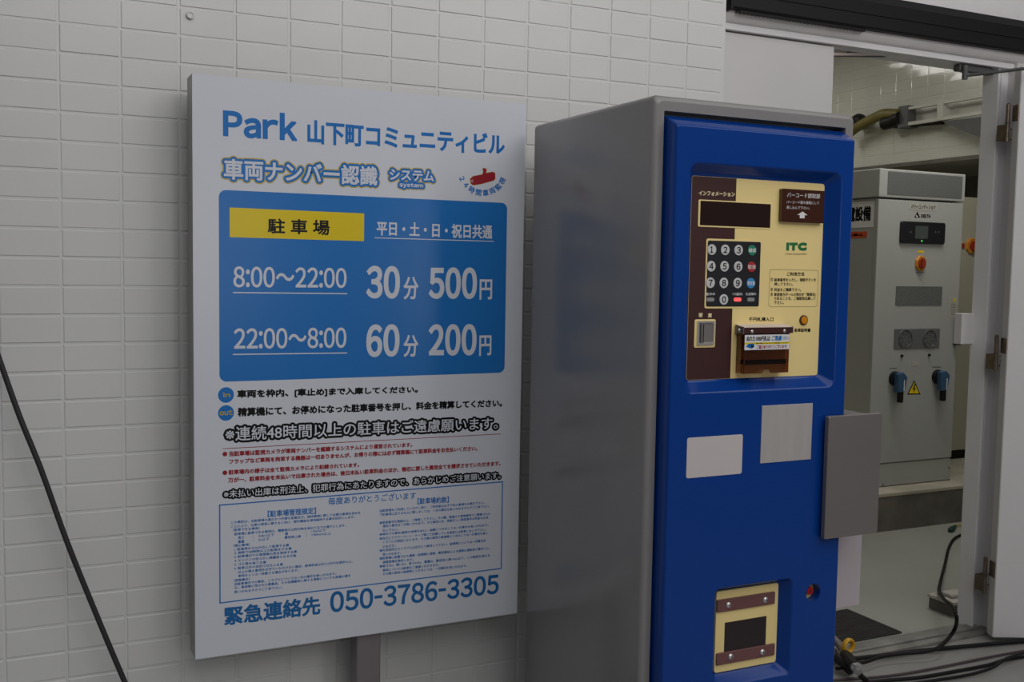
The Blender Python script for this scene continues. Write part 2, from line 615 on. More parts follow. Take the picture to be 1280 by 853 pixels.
YF = 0.07        # face of the door frame
XJ = 3.168       # inner edge of the right jamb
ZH = 2.112       # underside of the head of the frame
# --- sill
mb = MB()
mb.box(WALL_X1 - .02, 3.25, 0.015, 0.125, 0.0, 0.012, 'sill', 0.002)
mb.box(WALL_X1 - .02, 3.20, 0.050, 0.095, 0.012, 0.020, 'sill', 0.002)
struct(mb.build('trim_3'))
# --- head of the frame: face band, underside with two rebates
mb = MB()
mb.box(WALL_X1, 3.30, 0.055, 0.13, ZH + .004, 2.138, 'paint_grey', 0.002)
mb.box(WALL_X1, 3.17, 0.095, 0.16, ZH + .001, ZH + .004, 'paint_grey', 0.001)
struct(mb.build('trim_1'))
# --- rounded plaster band above the head
prof = [(0.13, 2.136)] + [(0.052 - 0.022 * math.sin(math.pi * k / 8), 2.136 + 0.062 * k / 8) for k in range(9)] + [(0.13, 2.198)]
mb = MB()
mb.loft([[Vector((x, p[0], p[1])) for p in prof] for x in (WALL_X1, 4.2)], 'plaster', True, True)
struct(mb.build('trim_4'))
# --- wall above
mb = MB()
mb.box(WALL_X1, 4.6, 0.05, 0.13, 2.198, 3.0, 'plaster')
struct(mb.build('wall_upper'))
mb = MB()
mb.box(3.30, 6.3, 0.06, 0.13, 0.0, 2.198, 'plaster')
struct(mb.build('wall_right'))
# --- right jamb: reveal, face with a stop ridge
mb = MB()
mb.box(XJ, 3.30, 0.078, 0.135, 0.0, 2.138, 'paint_grey', 0.002)
mb.box(XJ, XJ + .012, 0.066, 0.08, 0.012, 2.116, 'paint_grey', 0.002)
mb.box(XJ + .020, XJ + .026, 0.070, 0.08, 0.62, 2.10, 'paint_grey', 0.0015)
mb.box(XJ + .066, 3.30, 0.040, 0.10, 0.0, 2.138, 'paint', 0.003)
struct(mb.build('trim_2'))
# --- shut left leaf
XL1 = on_y(1041.5, 98, YF).x
mb = MB()
mb.box(WALL_X1 - .03, XL1, YF, YF + .045, 0.022, ZH, 'paint', 0.0025)
d1 = struct(mb.build('door_1'))
# --- open right leaf, swung far out
A = on_y(1250.5, 450, -0.012)
u = Vector((0.90, -0.43, 0)).normalized()          # away from the hinge
nrm = Vector((-0.43, -0.90, 0)).normalized()       # towards the camera
mb = MB()
TH = 0.048


def leafbox(m, a0, a1, t0, t1, z0, z1, key, bev=0.002):
    R = Matrix((u, nrm, Vector((0, 0, 1)))).transposed()
    bm = bmesh.new()
    bmesh.ops.create_cube(bm, size=1.0)
    for v in bm.verts:
        v.co = Vector((v.co.x * (a1 - a0), v.co.y * (t1 - t0), v.co.z * (z1 - z0)))
    bmesh.ops.bevel(bm, geom=list(bm.edges), offset=bev, segments=2, affect='EDGES')
    for v in bm.verts:
        p = v.co + Vector(((a0 + a1) / 2, (t0 + t1) / 2, (z0 + z1) / 2))
        v.co = Vector((A.x, A.y, 0)) + R @ p
    bmesh.ops.recalc_face_normals(bm, faces=list(bm.faces))
    m.from_bm(bm, key)


leafbox(mb, 0, 0.80, 0, TH, 0.022, 2.10, 'paint')
d2 = struct(mb.build('door_2'))
for (ky0, ky1, kx) in ((131, 178, 1263.5), (420, 464, 1247.5), (697, 741, 1235)):
    zt = on_y(kx, ky0, 0.0).z
    zb = on_y(kx, ky1, 0.0).z
    zm = (zt + zb) / 2
    kx_w = XJ + .066 + .004
    mb = MB()
    K = Vector((A.x - .010, A.y + .012, 0))
    mb.cyl((K.x, K.y, zb), (K.x, K.y, zt), 0.0075, 0.0075, 'bronze', 16)
    mb.cyl((K.x, K.y, zt), (K.x, K.y, zt + .004), 0.0075, 0.004, 'bronze', 16)
    mb.cyl((K.x, K.y, zm - .001), (K.x, K.y, zm + .001), 0.0083, 0.0083, 'black', 16)
    mb.box(XJ + .030, K.x, 0.034, 0.041, zb + .006, zm - .004, 'bronze', 0.001)
    mb.box(K.x - .004, K.x + .003, K.y, 0.041, zb + .006, zm - .004, 'bronze', 0.001)
    for k in range(3):
        zz = zb + .006 + (zm - zb - .01) * (k + .5) / 3
        mb.cyl((XJ + .040 + .008 * (k % 2), 0.034, zz), (XJ + .040 + .008 * (k % 2), 0.0325, zz), 0.0035, 0.003, 'bronze', 10)
    leafbox(mb, -0.003, 0.001, 0.002, TH - .004, zm + .004, zt - .006, 'bronze', 0.0008)
    mb.build('hinge', d2)
# closer arm from the head bracket to the leaf
mb = MB()
B0 = on_y(1206, 95, 0.06)
mb.box(B0.x - .015, B0.x + .16, 0.07, 0.10, ZH - .022, ZH + .002, 'fan', 0.004)
mb.cyl((B0.x, 0.06, B0.z - .012), (B0.x, 0.06, ZH - .004), 0.010, 0.010, 'fan', 14)
C1 = on_y(1283, 85.5, -0.10)
mb.tube([(B0.x - .004, 0.06, B0.z), tuple(C1), tuple(C1 + (C1 - Vector((B0.x, .06, B0.z))) * 0.5)], 0.006, 'fan', 8, 1)
mb.build('closer_arm', d2)
# folding stay bar of the shut leaf, under the head
p0, p1 = on_y(1030, 68.0, 0.112), on_y(1111, 68.8, 0.112)
mb = MB()
d_ = (p1 - p0).normalized()
for (h0, h1, ex, key) in ((-.004, .005, 0, 'bar_paint'), (-.0065, -.004, .010, 'fan')):
    q0, q1 = p0, p1 + d_ * ex
    vs = [Vector((q.x, yy, q.z + h)) for h in (h0, h1) for q in (q0, q1) for yy in (0.106, 0.122)]
    mb.add(vs, [[0, 1, 3, 2], [4, 6, 7, 5], [0, 2, 6, 4], [1, 5, 7, 3], [0, 4, 5, 1], [2, 3, 7, 6]], key)
c = on_y(1061, 66, 0.112)
mb.box(c.x - .004, c.x + .004, 0.108, 0.118, c.z, ZH + .002, 'fan')
mb.build('stay_bar', d1)
# lock strike box on the jamb
mb = MB()
p0, p1 = on_y(1199.5, 392, 0.135), on_y(1216, 430, 0.135)
mb.box(p0.x, XJ + .004, 0.122, 0.16, p1.z, p0.z, 'paint', 0.003)
mb.build('strike_box', d2)

# --- plant room shell
mb = MB()
mb.box(1.55, 6.3, 0.13, 3.9, 3.0, 3.1, 'plaster')
struct(mb.build('ceiling'))
mb = MB()
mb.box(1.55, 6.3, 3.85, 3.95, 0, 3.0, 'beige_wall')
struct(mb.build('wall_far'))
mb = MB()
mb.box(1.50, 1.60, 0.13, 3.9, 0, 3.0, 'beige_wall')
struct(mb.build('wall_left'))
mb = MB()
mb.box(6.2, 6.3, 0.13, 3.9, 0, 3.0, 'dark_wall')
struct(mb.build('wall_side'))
# glazed tile wall hanging above the dark bay
XW, ZW = 5.2, 2.075
mb = MB()
mb.box(XW + .003, 6.2, 0.13, 3.85, ZW, 3.0, 'tile_in')
mb.box(XW - .006, XW + .02, 0.13, 3.85, ZW - .012, ZW + .012, 'concrete')
for r in range(14):
    for c in range(28):
        y0 = 0.14 + c * PX + .003
        z0 = ZW + .014 + r * PZ
        t = [random.uniform(-.0007, .0007) for _ in range(4)]
        e = .002
        y1, z1 = y0 + PX - .006, z0 + PZ - .006
        if z1 > 3.0 or y1 > 3.85:
            continue
        fr = [(XW + .0015 + t[0], y0 + e, z0 + e), (XW + .0015 + t[1], y0 + e, z1 - e), (XW + .0015 + t[2], y1 - e, z1 - e), (XW + .0015 + t[3], y1 - e, z0 + e)]
        bk = [(XW + .004, y0, z0), (XW + .004, y0, z1), (XW + .004, y1, z1), (XW + .004, y1, z0)]
        mb.add(fr + bk, [[3, 2, 1, 0], [4, 5, 1, 0], [5, 6, 2, 1], [6, 7, 3, 2], [7, 4, 0, 3]], 'tile_in')
struct(mb.build('wall_inner'))
# concrete plinth
YP, ZP = 1.33, 0.205
mb = MB()
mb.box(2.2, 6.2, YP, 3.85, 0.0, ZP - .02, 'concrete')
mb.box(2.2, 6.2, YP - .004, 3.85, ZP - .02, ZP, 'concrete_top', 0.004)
struct(mb.build('trim_5'))

# ================================================================== NOTICE BOARD
SX0, SX1, SY, SYB, SZ0, SZ1 = 0.2771, 1.1361, -0.1398, -0.0652, 0.4055, 1.7922
sign = thing('parking_sign', 'tall white and blue parking tariff sign on a grey post before the tiled wall', 'sign', (0.7, -0.1, 0))
mb = MB()
mb.box(SX0, SX1, SY + .0012, SYB, SZ0, SZ1, 's_side', 0.0015)
mb.build('sign_box', sign)
mb = MB()
slab(mb, rrect(SX0 + .0005, SX1 - .0005, SZ0 + .0005, SZ1 - .0005, 0.003), SY, SY + .002, 's_white')
face = mb.build('face_panel', sign)
mb = MB()
pa, pb = on_y(446, 800, -0.125), on_y(476, 800, -0.125)
mb.box(pa.x, pb.x, -0.125, -0.070, 0.012, SZ0 + .0002, 'post', 0.003)
mb.build('post', sign)
mb = MB()
mb.box(pa.x - .16, pb.x + .16, -0.20, -0.012, 0.0, 0.012, 'post', 0.003)
mb.build('base_plate', sign)

SP = Plane(SY)
C1_, C2_, C3_, C4_ = (230, 80, 3.555), (430, 120, 4.267), (230, 300, 4.264), (430, 300, 4.267)
C5_, C6_, C7_, C8_ = (260, 475, 5.685), (440, 475, 5.686), (260, 600, 4.265), (440, 600, 4.264)
MM = 0.001
# title
mb = MB()
SP.text(mb, 'Park', C1_, (173, 197, 322), (502, 222, 345), 's_blue', bold=2.9 * MM, res=6, tightly=True, gap=0.13)
SP.text(mb, '山下町コミュニティビル', (C1_, C2_), (548, 247, 354), (857, 205, 318), 's_blue', bold=1.8 * MM, res=6)
mb.build('title_lettering', sign)
# outlined headline
mb = MB()
SP.text(mb, '車両ナンバー認識', (C1_, C2_), (177, 420, 512), (178, 377, 480), 's_white', bold=1.3 * MM, res=5, layer=2,
        outlines=((6.8 * MM, 's_blue'), (9.4 * MM, 's_olive')))
SP.text(mb, 'システム', C2_, (243, 390, 448), (480, 402, 458), 's_white', bold=0.9 * MM, res=5, layer=2,
        outlines=((6.2 * MM, 's_blue'), (8.6 * MM, 's_olive')))
SP.text(mb, 'system', C2_, (296, 462, 490), (422, 470, 494), 's_white', bold=0.5 * MM, res=5, layer=2,
        outlines=((5.6 * MM, 's_blue'), (7.8 * MM, 's_olive')), tightly=True, gap=0.10)
mb.build('headline_lettering', sign)
# round camera mark
mb = MB()
body = [(672, 442), (690, 428), (735, 420), (742, 410), (742, 398), (738, 392), (742, 385), (758, 388), (760, 400), (757, 412), (795, 405), (806, 414), (806, 442), (796, 452), (730, 470), (690, 476), (676, 468)]
SP.poly(mb, [SP.pt(C2_, *p) for p in body], 's_red', 3)
o_ = [SP.pt(C2_, *p) for p in body]
SP.put_stroke(mb, stroke(o_, [list(range(len(o_)))], 0.7 * MM), 's_olive', 2.5)
SP.disc(mb, SP.pt(C2_, 684, 454), 2.4 * MM, 3.6 * MM, 's_white', 4)
SP.disc(mb, SP.pt(C2_, 684, 454), 1.4 * MM, 2.4 * MM, 's_red', 5)
cc = SP.pt(C2_, 738, 392)
rx = SP.pt(C2_, 738 + 118, 392)[0] - cc[0]
rz = cc[1] - SP.pt(C2_, 738, 392 + 126)[1]
chars = '24時間車両監視'
for k, ch in enumerate(chars):
    ang = math.radians(-154 + 128 * k / (len(chars) - 1))
    V, F = glyphs(_FW.get(ch, ch) if ch in '24' else ch, 3)
    hx = (min(p[0] for p in V) + max(p[0] for p in V)) / 2
    hz = (min(p[1] for p in V) + max(p[1] for p in V)) / 2
    sc = 0.0180
    rot = ang + math.pi / 2
    P = []
    for p in V:
        a, b = (p[0] - hx) * sc, (p[1] - hz) * sc
        P.append((cc[0] + rx * math.cos(ang) + a * math.cos(rot) - b * math.sin(rot), cc[1] + rz * math.sin(ang) + a * math.sin(rot) + b * math.cos(rot)))
    SP.put(mb, (P, F), 's_blue', 2)
    SP.put_stroke(mb, stroke(P, F, 0.5 * MM, False), 's_blue', 2.3)
mb.build('camera_mark', sign)
# tariff block
mb = MB()
bx0, bz1 = SP.pt((0, 0, 1), 273.4, 237)
bx1, bz0 = SP.pt((0, 0, 1), 630.6, 467.5)
bz1 = (bz1 + SP.pt((0, 0, 1), 631, 254)[1]) / 2
bz0 = (bz0 + SP.pt((0, 0, 1), 274, 476)[1]) / 2
SP.poly(mb, rrect(bx0, bx1, bz0, bz1, 0.017, 8), 's_blue', 1)
tar = mb.build('tariff_block', sign)
mb = MB()
q = SP.q((C1_, C2_), (203, 638, 770), (107, 627, 775))
SP.poly(mb, [(q[0], q[2]), (q[3], q[5]), (q[3], q[4]), (q[0], q[1])], 's_yellow', 2)
SP.text(mb, '駐 車 場', C1_, (372, 686, 753), (647, 694, 762), 's_black', bold=1.0 * MM, res=4, layer=3)
mb.build('yellow_heading', tar)
mb = MB()
SP.text(mb, '平日・土・日・祝日共通', C2_, (174, 667, 744), (791, 690, 764), 's_white', bold=0.9 * MM, res=4)
SP.line(mb, C2_, (163, 757), (800, 776), 2.0 * MM, 's_white')
SP.text(mb, '8:00～22:00', C3_, (263, 141, 253), (866, 150, 257), 's_white', bold=1.0 * MM, res=6, tightly=True, gap=0.10)
SP.line(mb, C3_, (260, 281), (870, 287), 2.6 * MM, 's_white')
SP.text(mb, '22:00～8:00', C3_, (266, 472, 582), (865, 467, 576), 's_white', bold=1.0 * MM, res=6, tightly=True, gap=0.10)
SP.line(mb, C3_, (260, 611), (870, 603), 2.6 * MM, 's_white')
for (t, L, R) in (('30', (119, 138, 312), (298, 140, 314)), ('500', (453, 146, 314), (709, 148, 316)),
                  ('60', (119, 452, 626), (296, 450, 622)), ('200', (452, 451, 619), (707, 449, 616))):
    SP.text(mb, t, C4_, L, R, 's_white', bold=2.9 * MM, res=7, tightly=True, gap=0.13)
for (t, L, R) in (('分', (317, 197, 318), (397, 197, 318)), ('円', (723, 210, 319), (790, 211, 318)),
                  ('分', (317, 508, 625), (396, 507, 624)), ('円', (721, 510, 620), (786, 509, 616))):
    SP.text(mb, t, C4_, L, R, 's_white', bold=1.1 * MM, res=5)
mb.build('price_lettering', tar)
# in / out notes
mb = MB()
for (c, t, L, R) in (((128, 108), 'in', (106, 90, 124), (158, 90, 124)), ((128, 236), 'out', (83, 217, 254), (174, 214, 250))):
    p = SP.pt(C5_, *c)
    SP.disc(mb, p, 0.0187, 0.0187, 's_blue', 1)
    SP.text(mb, t, C5_, L, R, 's_olive', bold=0.5 * MM, layer=2, res=5, tightly=True, gap=0.12)
SP.text(mb, '車両を枠内、[車止め]まで入庫してください。', (C5_, C6_), (207, 72, 138), (468, 44, 99), 's_black', bold=1.0 * MM)
SP.text(mb, '精算機にて、お停めになった駐車番号を押し、料金を精算してください。', (C5_, C6_), (211, 198, 262), (1067, 138, 192), 's_black', bold=1.0 * MM)
mb.build('instruction_lettering', sign)
# warnings
mb = MB()
SP.text(mb, '※連続48時間以上の駐車はご遠慮願います。', (C5_, C6_), (124, 336, 438), (1036, 264, 350), 's_white', bold=0.35 * MM, res=4, layer=2,
        outlines=((6.0 * MM, 's_black'),))
SP.line(mb, (C5_, C6_), (103, 490), (1056, 385), 1.6 * MM, 's_red')
for (x, y) in ((120, 528), (120, 661)):
    SP.disc(mb, SP.pt(C5_, x, y), 5.6 * MM, 5.6 * MM, 's_red', 2)
for (t, L, cr, R) in (
        ('当駐車場は監視カメラが車両ナンバーを認識するシステムにより運営されています。', (150, 508, 546), C6_, (428, 445, 478)),
        ('フラップなど車両を拘束する機器は一切ありませんが、お帰りの際には必ず精算機にて駐車料金をお支払いください。', (150, 564, 601), C6_, (890, 470, 504)),
        ('駐車場内の様子は全て監視カメラにより記録されています。', (146, 640, 676), C5_, (1075, 588, 621)),
        ('万が一、駐車料金を未払いで出庫された場合は、後日未払い駐車料金のほか、徴収に要した費用全てを請求させていただきます。', (143, 696, 733), C6_, (1055, 577, 611))):
    SP.text(mb, t, (C5_, cr), L, R, 's_red', bold=0.55 * MM, res=2, rounded=False)
SP.text(mb, '※未払い出庫は刑法上、犯罪行為にあたりますので、あらかじめご注意願います。', (C5_, C6_), (112, 786, 842), (1055, 655, 702), 's_white', bold=0.15 * MM, res=3, layer=2,
        outlines=((4.5 * MM, 's_black'),))
mb.build('warning_lettering', sign)
# rules box
mb = MB()
TL, TR_, BR_, BL_ = SP.pt(C7_, 63, 128), SP.pt(C8_, 801, 18), SP.pt(C8_, 796, 480), SP.pt(C7_, 63, 650)
fx0, fx1 = (TL[0] + BL_[0]) / 2, (TR_[0] + BR_[0]) / 2
fz1, fz0 = (TL[1] + TR_[1]) / 2, (BR_[1] + BL_[1]) / 2
w = 1.5 * MM
for (a, b, c, d) in ((fx0 - w, fx1 + w, fz1 - w, fz1 + w), (fx0 - w, fx1 + w, fz0 - w, fz0 + w), (fx0 - w, fx0 + w, fz0, fz1), (fx1 - w, fx1 + w, fz0, fz1)):
    SP.poly(mb, [(a, c), (b, c), (b, d), (a, d)], 's_blue', 1.5)
SP.text(mb, '毎度ありがとうございます', (C7_, C8_), (641, 95, 135), (341, 64, 102), 's_blue', bold=0.25 * MM, rounded=False)
SP.text(mb, '【駐車場管理規定】', C7_, (318, 165, 200), (576, 147, 182), 's_blue', bold=0.35 * MM, rounded=False)
SP.text(mb, '【駐車場約款】', C8_, (349, 98, 132), (516, 89, 122), 's_blue', bold=0.35 * MM, rounded=False)
H = 7.6


def small(crop, t, xa, ya, xb, yb):
    SP.text(mb, t, crop, (xa, ya - H, ya + H), (xb, yb - H * .95, yb + H * .95), 's_blue', bold=0.14 * MM, res=2, rounded=False)


for row in (
        ('この規定は、当駐車場の適正かつ円滑な営業及び、維持管理に関して必要な事項を定める', 122, 228, 812, 176),
        ('ことにより、公衆の便宜に資すると共に、都市機能を保持維持する事を目的にします。', 122, 250, 782, 198),
        ('（駐車できる車両）', 133, 268, 274, 258),
        ('駐車場に駐車できる車両は、積載物又は取付物を含めて以下の通りにします。', 140, 290, 736, 243),
        ('長さ', 160, 310, 191, 308), (':', 239, 304, 242, 304), ('4.8m以下', 268, 300, 352, 294), ('幅', 410, 288, 426, 287), (':', 518, 279, 521, 279), ('1.9m以下', 548, 275, 628, 269),
        ('重量', 160, 331, 194, 328), (':', 239, 324, 242, 324), ('2t以下', 268, 320, 327, 316), ('最低地上高', 408, 308, 495, 301), (':', 524, 297, 527, 297), ('140mm以上', 553, 293, 655, 286),
        ('（禁止事項）', 135, 352, 222, 345),
        ('1. 駐車枠からはみ出して駐車する事', 140, 372, 432, 348),
        ('2. 無断で48時間以上の駐車をする事', 140, 391, 446, 366),
        ('3. 駐車場内での喫煙等火気を使用する事', 140, 411, 474, 383),
        ('4. エンジンの空ぶかし等騒音となる行為', 140, 432, 470, 404),
        ('5. ゴミ等を捨てる事', 140, 452, 310, 439),
        ('6. 駐車以外の目的で立ち入る事', 140, 473, 400, 451),
        ('以上の禁止事項をお守りいただけない場合、駐車料金以外に5万円を請求の上、', 160, 493, 770, 435),
        ('車両をレッカー移動する場合があります。', 160, 514, 483, 482),
        ('（保管責任）', 136, 538, 222, 529),
        ('当駐車場内での事故、トラブルについては一切の責任を負いかねます。', 140, 557, 683, 500),
        ('又、車両等に残された貴重品、その他積載物に関する損害についても賠償の責を', 140, 577, 760, 511),
        ('負いかねますのでご了承下さい。', 140, 599, 397, 574)):
    small(C7_, *row)
for row in (
        ('当駐車場をご利用していただく前に、ご利用者は必ず下記の事項をお読み下さい。', 147, 166, 706, 122),
        ('下記事項に反するものに関しましては、一切の責任を負いかねますのでご了承下さい。', 147, 187, 733, 141),
        ('●車室番号を確認の上、ご精算して下さい。その際、間違えた車室番号でご精算された', 147, 230, 737, 181),
        ('場合の責任は一切負いかねます。その場合には、再度正しい車室番号の料金をお支', 163, 248, 727, 201),
        ('払い下さい。', 163, 270, 248, 265),
        ('●場内での事故(機械の故障を含む)・盗難につきましては一切責任を負いかねます。', 147, 293, 727, 242),
        ('●当方にてカラーコーン・テープ等にて封鎖している車室には駐車しないで下さい。', 147, 314, 716, 265),
        ('トラブルの原因になります。その際の車両の破損等につきましては一切責任を負い', 165, 333, 725, 284),
        ('かねます。', 163, 357, 232, 351),
        ('●利用者同士のトラブルは双方にて解決して下さい。破損等については一切責任を', 147, 378, 712, 324),
        ('負いかねます。', 163, 398, 260, 390),
        ('●駐車場に設置された機器・設備等に接触・衝突事故による損害は運転者の責任とし、', 147, 420, 735, 364),
        ('損害賠償を請求します。', 163, 440, 327, 425),
        ('●高さ2m、幅1.9m、長さ4.8m、重量2t、最低地上高14cm以下、この範囲を超える', 147, 462, 735, 403),
        ('車両については駐車をご遠慮いただきます。', 163, 483, 464, 453),
        ('その際の車両の破損等につきましては、一切責任を負いかねます。', 163, 503, 613, 458)):
    small(C8_, *row)
mb.build('rules_box', sign)
# telephone line
mb = MB()
SP.text(mb, '緊急連絡先', C7_, (86, 680, 780), (599, 618, 718), 's_blue2', bold=1.5 * MM, res=5)
SP.text(mb, '050-3786-3305', (C7_, C8_), (651, 598, 710), (782, 503, 607), 's_blue2', bold=1.7 * MM, res=6, tightly=True, gap=0.11)
mb.build('telephone_lettering', sign)

# ================================================================== PAYMENT MACHINE
XL, XR, YL, YB, ZT = 1.1357, 1.7008, -0.7586, -0.1857, 1.7311
pm = thing('payment_machine', 'tall grey parking payment machine with a blue front door and keypad', 'payment machine', ((XL + XR) / 2, (YL + YB) / 2, 0))
LX0, LX1, LZ0, LZ1 = 1.162, 1.672, 0.075, 1.6985
mb = MB()
r = 0.012
ins = lambda d, rr: rrect(XL + d, XR - d, 0.012 + d, ZT - d, max(.004, rr), 5)
loops = [xz(ins(.012, .006), YB)] + [xz(ins(r * (1 - math.sin(a)), .012), YB - r * (1 - math.cos(a))) for a in (math.radians(45), math.radians(90))]
for a in (0, 22, 45, 67, 90):
    t = math.radians(a)
    loops.append(xz(ins(r * (1 - math.cos(t)), .012), YL + r - r * math.sin(t)))
mb.loft(loops, 'cab', cap0=True)
inner = rrect(LX0, LX1, LZ0, LZ1, 0.003, 5)
mb.loft([loops[-1], xz(inner, YL)], 'cab', smooth=False)
mb.loft([xz(inner, YL), xz(inner, YL + .045)], 'cab', cap1=True, smooth=False)
mb.build('cabinet', pm)
mb = MB()
mb.box(XL + .02, XR - .02, YL + .03, YB - .02, 0.0, 0.014, 'black')
mb.build('plinth', pm)
# --- blue door with two dished recesses and a lock hole
YD, RD = -0.7965, 0.028
DX0, DX1, DZ0, DZ1 = 1.1693, 1.6672, 0.090, 1.667
rimA, rimB = (1.2055, 1.6325, 1.0885, 1.5905), (1.3055, 1.5305, 0.412, 0.647)
panA, panB = (1.2305, 1.6060, 1.1150, 1.5645), (1.3285, 1.5080, 0.4385, 0.6300)
hc = on_y(1016.6, 741.3, YD)
HR = 0.0215
outer = rrect(DX0 + .004, DX1 - .004, DZ0 + .004, DZ1 - .004, 0.004, 5)
loA = rrect(*rimA, 0.022, 6)
loB = rrect(*rimB, 0.016, 6)
circ = [(hc.x + HR * math.cos(2 * math.pi * k / 28), hc.z + HR * math.sin(2 * math.pi * k / 28)) for k in range(28)]
mb = MB()
fill(mb, [outer, loA, loB, circ], YD, 'blue')
ch = lambda dx, dt, db, rr: rrect(DX0 - dx, DX1 + dx, DZ0 - db, DZ1 + dt, rr, 5)
mb.loft([xz(outer, YD), xz(ch(-.0018, -.0018, -.0018, .004), YD + .0008), xz(ch(0, 0, 0, .004), YD + .004), xz(ch(.0012, .010, .002, .004), YD + .020), xz(ch(.002, .022, .004, .004), YL + .004), xz(ch(.002, .022, .004, .004), YL + .044)], 'blue', cap1=True)
for rim, pan, r0, r1 in ((rimA, panA, .022, .008), (rimB, panB, .016, .007)):
    L = []
    for (t, d) in ((0, 0), (.07, .0006), (.15, .0028), (.25, .0065), (.5, .0150), (.70, .0215), (.82, .0255), (.92, .0275), (1.0, .0290)):
        a = [rim[k] + (pan[k] - rim[k]) * t for k in range(4)]
        L.append(xz(rrect(*a, r0 + (r1 - r0) * t, 6), YD + d))
    mb.loft(L[::1], 'blue', cap1=True)
door = mb.build('front_door', pm)
mb = MB()
ring = lambda rr, Y: [Vector((hc.x + rr * math.cos(2 * math.pi * k / 28), Y, hc.z + rr * math.sin(2 * math.pi * k / 28))) for k in range(28)]
mb.loft([ring(HR, YD), ring(HR, YD + .026)], 'blue')
mb.build('lock_well', door)
mb = MB()
mb.cyl((hc.x, YD + .0262, hc.z), (hc.x, YD + .024, hc.z), HR * .99, HR * .99, 'cream', 28)
lc = on_y(1010, 738, YD + .02)
mb.cyl((lc.x, YD + .024, lc.z), (lc.x, YD + .012, lc.z), 0.0105, 0.0095, 'lockred', 20)
mb.cyl((lc.x, YD + .012, lc.z), (lc.x, YD + .0105, lc.z), 0.0055, 0.0045, 'lockred', 12)
mb.box(lc.x - .001, lc.x + .001, YD + .0098, YD + .0108, lc.z - .004, lc.z + .004, 'black')
mb.build('key_lock', door)

# --- control panel
YPN = YD + RD
PP = Plane(YPN, 0.0001)
M1, M2 = (840, 200, 5.686), (840, 340, 5.686)
e = .0012
mb = MB()
slab(mb, rrect(panA[0] + e, panA[1] - e, panA[2] + e, panA[3] - e, 0.007, 6), YPN, YPN + .0008, 'cream')
bxr = (PP.pt(M1, 455, 210)[0] + PP.pt(M2, 416, 720)[0]) / 2
lft = [p for p in rrect(panA[0] + e + .0004, panA[1], panA[2] + e + .0004, panA[3] - e - .0004, 0.007, 6) if p[0] < 1.4]
PP.poly(mb, [(bxr, panA[3] - e - .0004)] + lft + [(bxr, panA[2] + e + .0004)], 'brown', 1)
PP.text(mb, 'インフォメーション', M1, (190, 218, 252), (447, 229, 262), 'cream_print', bold=0.45 * MM, layer=3)
for (t, L, R) in (('硬', (189, 293, 323), (217, 293, 323)), ('貨', (254, 294, 325), (283, 294, 325))):
    PP.text(mb, t, M2, L, R, 'cream_print', bold=0.45 * MM, layer=3)
PP.text(mb, '千円札挿入口', M2, (546, 322, 352), (721, 323, 352), 's_black', bold=0.3 * MM, layer=3, rounded=False)
PP.text(mb, '駐車証明書', M2, (870, 402, 428), (984, 402, 428), 's_black', bold=0.25 * MM, layer=3, rounded=False)
panel = mb.build('control_panel', pm)
# logo
mb = MB()
PP.text(mb, 'ITC', M1, (812, 587, 646), (957, 588, 646), 'logo_green', bold=2.3 * MM, layer=3, res=6, tightly=True, gap=0.16)
PP.text(mb, 'I-Tech Corporation', M1, (806, 663, 679), (956, 662, 678), 's_brown', bold=0.1 * MM, layer=3, res=2, rounded=False)
mb.build('logo', panel)
# instructions box
mb = MB()
ia, ib = PP.pt(M1, 693, 778), PP.pt(M2, 1033, 248)
ic, id_ = PP.pt(M1, 1040, 785), PP.pt(M2, 686, 250)
rx0, rx1, rz0, rz1 = (ia[0] + id_[0]) / 2, (ib[0] + ic[0]) / 2, (ib[1] + id_[1]) / 2, (ia[1] + ic[1]) / 2
ro = rrect(rx0, rx1, rz0, rz1, .006, 6)
ri = rrect(rx0 + .0008, rx1 - .0008, rz0 + .0008, rz1 - .0008, .0055, 6)
n_ = len(ro)
PP.put(mb, (ro + ri, [[k, (k + 1) % n_, n_ + (k + 1) % n_, n_ + k] for k in range(n_)]), 's_brown', 2)
PP.text(mb, 'ご利用方法', M1, (816, 798, 825), (940, 798, 825), 's_black', bold=0.25 * MM, layer=3, res=2, rounded=False)
for (t, xa, xb, y) in (('①', 700, 718, 55), ('駐車番号を入力し、確認ボタンを', 727, 1023, 57), ('押して下さい。', 727, 858, 88), ('②', 700, 716, 125), ('料金をご精算下さい。', 727, 917, 127),
                       ('③', 699, 716, 160), ('車室後方ポールの表示が「精算済」', 725, 1022, 161), ('であることを、ご確認後出庫して', 724, 1019, 189), ('下さい。', 724, 794, 219)):
    PP.text(mb, t, M2, (xa, y - 12, y + 12), (xb, y - 12, y + 12), 's_black', bold=0.16 * MM, layer=3, res=2, rounded=False)
mb.build('instruction_box', panel)
# display
mb = MB()
da, db = PP.q(M1, (185, 283, 482), (704, 305, 488)), PP.q(M1, (198, 292, 466), (697, 313, 482))
dz1, dz0 = (da[1] + da[4]) / 2, (da[2] + da[5]) / 2
slab(mb, rrect(da[0], da[3], dz0, dz1, .004, 5), YPN - .0012, YPN, 'cream', .0005)
mb.build('display_bezel', panel)
mb = MB()
ez1, ez0 = (db[1] + db[4]) / 2, (db[2] + db[5]) / 2
slab(mb, rrect(db[0], db[3], ez0, ez1, .001, 3), YPN - .0018, YPN - .0010, 'screen', .0003)
mb.build('display_window', panel)
